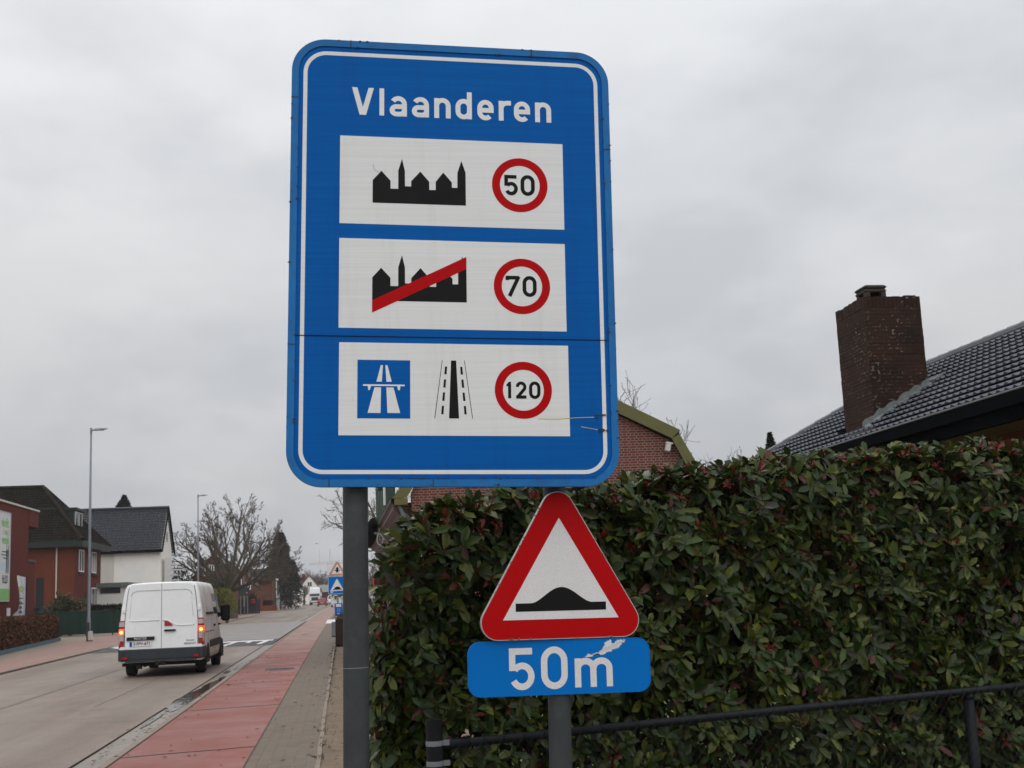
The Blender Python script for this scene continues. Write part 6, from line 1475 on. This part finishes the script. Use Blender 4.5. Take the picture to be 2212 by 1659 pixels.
for dz in (0, 1.1): mb.tube([(m0.x+6, 420, zj+dz), (xj, 420, zj+dz*.3)], .05, 4)
for k in range(14):
    t0, t1 = k/14, (k+.5)/14; f = lambda t: m0.x+6+(xj-m0.x-6)*t
    mb.tube([(f(t0), 420, zj), (f(t1), 420, zj+1.0*(1-.7*t1))], .03, 4)
mb.tube([(m0.x, 420, zj), (m0.x, 420, zj+5)], .06, 4); mb.tube([(m0.x, 420, zj+5), (xj+8, 420, zj+.4)], .02, 4); mb.tube([(at(692, 1290, 420).x, 420, zj+.5), (at(692, 1290, 420).x, 420, zj+5)], .04, 4)
mb.build('jib', M['crane'], cr)
# roadside bits on the left, seen past the van
def panel_fence(name, label, px0, px1, Y, py0, py1, m, n, cat='fence', posts=True):
    a, b = at(px0, py0, Y), at(px1, py0, Y); zt_ = a.z; r = thing(name, label, cat, ((a.x+b.x)/2, Y, gz(Y)))
    mb = MB()
    for k in range(n): x0, x1 = a.x+(b.x-a.x)*k/n, a.x+(b.x-a.x)*(k+1)/n; mb.box(x0+.012, x1-.012, Y, Y+.04, gz(Y)+.03, zt_+.02*((k*7) % 3-1))
    mb.build('boards', M[m], r); mb = MB(); mb.box(a.x, b.x, Y+.042, Y+.08, gz(Y)+.3, gz(Y)+.4); mb.box(a.x, b.x, Y+.042, Y+.08, zt_-.3, zt_-.2); mb.build('rail', M[m], r); return r
panel_fence('panel_fence', 'dark grey green panel fence behind the lamp with the white foot', 513, 562, 158.5, 1295, 1322, 'dark_metal', 12)
panel_fence('garden_fence', 'blue grey board fence on a low brick wall left of the camera mast', 568, 596, 190, 1297, 1309, 'van_grey', 14)
a, b = at(560, 1310, 188.5), at(598, 1310, 188.5); mb = MB(); mb.box(a.x, b.x, 188.5, 188.9, .3, at(570, 1308, 188).z); tag(mb.build('low_wall', M['brick_orange']), 'low red brick wall beneath the blue grey garden fence', 'wall')
gt = thing('trellis_gate', 'beige garden gate with carved pattern beside the yellow green bush', 'gate', (at(505, 1310, 122).x, 122, gz(122)))
a, b = at(496, 1308, 122), at(514, 1308, 122); z0, z1 = gz(122)+.05, at(505, 1297, 122).z; mb = MB(); T = Matrix(((1, 0, 0, 0), (0, 0, -1, 122), (0, 1, 0, 0), (0, 0, 0, 1))); mb.M = T
mb.ring([(a.x, z0), (b.x, z0), (b.x, z1), (a.x, z1)], [(a.x+.08, z0+.08), (b.x-.08, z0+.08), (b.x-.08, z1-.08), (a.x+.08, z1-.08)], -.04, .04); mb.build('gate_frame', M['soffit'], gt)
mb = MB(T)
for k in range(3): cx_ = a.x+(b.x-a.x)*(k+.5)/3; mb.ring(circ(.13, cx_, (z0+z1)/2, 14), circ(.07, cx_, (z0+z1)/2, 14), -.02, .02)
mb.box(a.x+.08, b.x-.08, z0+.08, z0+.5, -.015, .0); mb.build('carved_pattern', M['concrete'], gt)
sb_ = thing('sign_back', 'dark back of a rectangular road sign left of the panel fence lamp', 'road sign', (at(527, 1280, 150).x, 150, gz(150)))
c_ = at(527, 1278, 150); mb = MB(); mb.box(c_.x-.62, c_.x+.62, 150, 150.04, c_.z-.48, c_.z+.48); mb.build('panel', M['van_grey'], sb_); mb = MB(); mb.box(c_.x+.28, c_.x+.38, 149.985, 150, c_.z-.18, c_.z-.10); mb.build('sticker', M['white_frame'], sb_)
for dx in (-.4, .4): mb = MB(); mb.tube([(c_.x+dx, 150.08, 0), (c_.x+dx, 150.08, c_.z+.4)], .04, 8); mb.build('post', M['galv'], sb_)
c_ = at(546, 1299, 157.6); pb_ = thing('letter_box', 'small red letter box on the panel fence', 'letter box', (c_.x, 158, c_.z-.35)); mb = MB(); mb.bevbox(c_.x-.2, c_.x+.2, 158.1, 158.48, c_.z-.28, c_.z+.28, .05); mb.build('box', M['car_red'], pb_); mb = MB(); mb.box(c_.x-.13, c_.x+.13, 158.09, 158.1, c_.z+.08, c_.z+.13); mb.build('slot', M['black'], pb_)
c_ = at(597.5, 1300, 196); cm = thing('camera_mast', 'white speed camera mast with cabinet on the left pavement', 'camera mast', (c_.x, 196, gz(196)))
mb = MB(); mb.tube([(c_.x, 196, .2), (c_.x, 196, at(597, 1256, 196).z)], .09, 10); mb.build('mast', M['white_frame'], cm)
z = at(597, 1254, 196).z; mb = MB(); mb.bevbox(c_.x-.10, c_.x+.28, 195.7, 196.3, z-.05, z+.35, .05); mb.build('camera_head', M['white_frame'], cm)
mb = MB(); a = at(600.5, 1310, 196); mb.bevbox(a.x-.22, a.x+.26, 195.8, 196.3, gz(196), at(600, 1294, 196).z, .03); mb.build('cabinet', M['white_frame'], cm)
c_ = at(611, 1304, 215); wb = thing('garden_boulder', 'white painted boulder beside the lamp near the conifer', 'boulder', (c_.x, 215, gz(215))); mb = MB(); mb.lathe([(.5, 0), (.55, .3), (.42, .75), (.2, 1.02), (.02, 1.1)], n=9, c=(c_.x, 215, gz(215))); mb.build('stone', M['white_frame'], wb, smooth=True)
for i, (px, Y) in enumerate(((645, 300), (649, 304))):
    c_ = at(px, 1302, Y); wb = thing('wheelie_bin', ['dark green wheeled bin by the white house end', 'dark green wheeled bin nearest the road by the white house end'][i], 'bin', (c_.x, Y, gz(Y)), 'wheeled bins by the road'); mb = MB(); mb.loft([[(c_.x-a, Y-a, z_), (c_.x+a, Y-a, z_), (c_.x+a, Y+a, z_), (c_.x-a, Y+a, z_)] for a, z_ in ((.22, gz(Y)), (.30, gz(Y)+1.0))], 0, True, True); mb.build('body', M['dkgreen'], wb); mb = MB(); mb.box(c_.x-.33, c_.x+.33, Y-.36, Y+.33, gz(Y)+1.0, gz(Y)+1.08); mb.build('lid', M['dkgreen'], wb)
c_ = at(547, 1290, 166); shrub('dark_bush', 'dark green round bush behind the panel fence', 'shrub', (c_.x, 166, gz(166)), .8, .8, at(547, 1277, 166).z-.4, 1500, [(.012, .02, .012)], .2)
c_ = at(577, 1295, 196); shrub('garden_bush', 'brown green bush behind the blue grey garden fence', 'shrub', (c_.x+.5, 196, gz(196)), 1.4, 1.0, at(577, 1290, 196).z+.3, 1800, GR, .2)
c_ = at(657, 1285, 310); bare_tree('pollard_tree', 'short bare pollard tree before the white gable house', (c_.x, 310, gz(310)), at(657, 1262, 310).z-gz(310), 8, 40, 1.6, .25, [5, 4, 3], 91, twig_r=.025, ratio=.5)
c_ = at(684, 1174, 300); bird = thing('bird', 'tiny dark bird flying high above the road', 'bird', c_)
mb = MB(); mb.lathe([(.01, -.22), (.07, -.1), (.08, .05), (.05, .16), (.04, .2), (.005, .27)], axis='X', n=8, c=c_)
for sg in (-1, 1): mb.prism([c_+Vector((.06, 0, .03)), c_+Vector((.02, sg*.25, .12)), c_+Vector((-.08, sg*.55, .05)), c_+Vector((-.08, sg*.2, .06)), c_+Vector((-.08, 0, .03))], (0, 0, .012))
mb.build('body', M['black'], bird)
# ------------------------------------------------------------------ damp winter air
hz_ = MB(); hz_.box(-260, 320, -70, 620, -1.5, 60); hb = hz_.build('haze', [], None, uv=False); hb['kind'] = 'stuff'
hm = bpy.data.materials.new('haze_air'); hm.use_nodes = True; t_ = hm.node_tree; t_.nodes.clear()
vo = t_.nodes.new('ShaderNodeVolumePrincipled'); vo.inputs['Color'].default_value = (.92, .93, .95, 1); vo.inputs['Density'].default_value = .00025; vo.inputs['Anisotropy'].default_value = .2
ou = t_.nodes.new('ShaderNodeOutputMaterial'); t_.links.new(vo.outputs[0], ou.inputs['Volume']); hb.data.materials.append(hm)
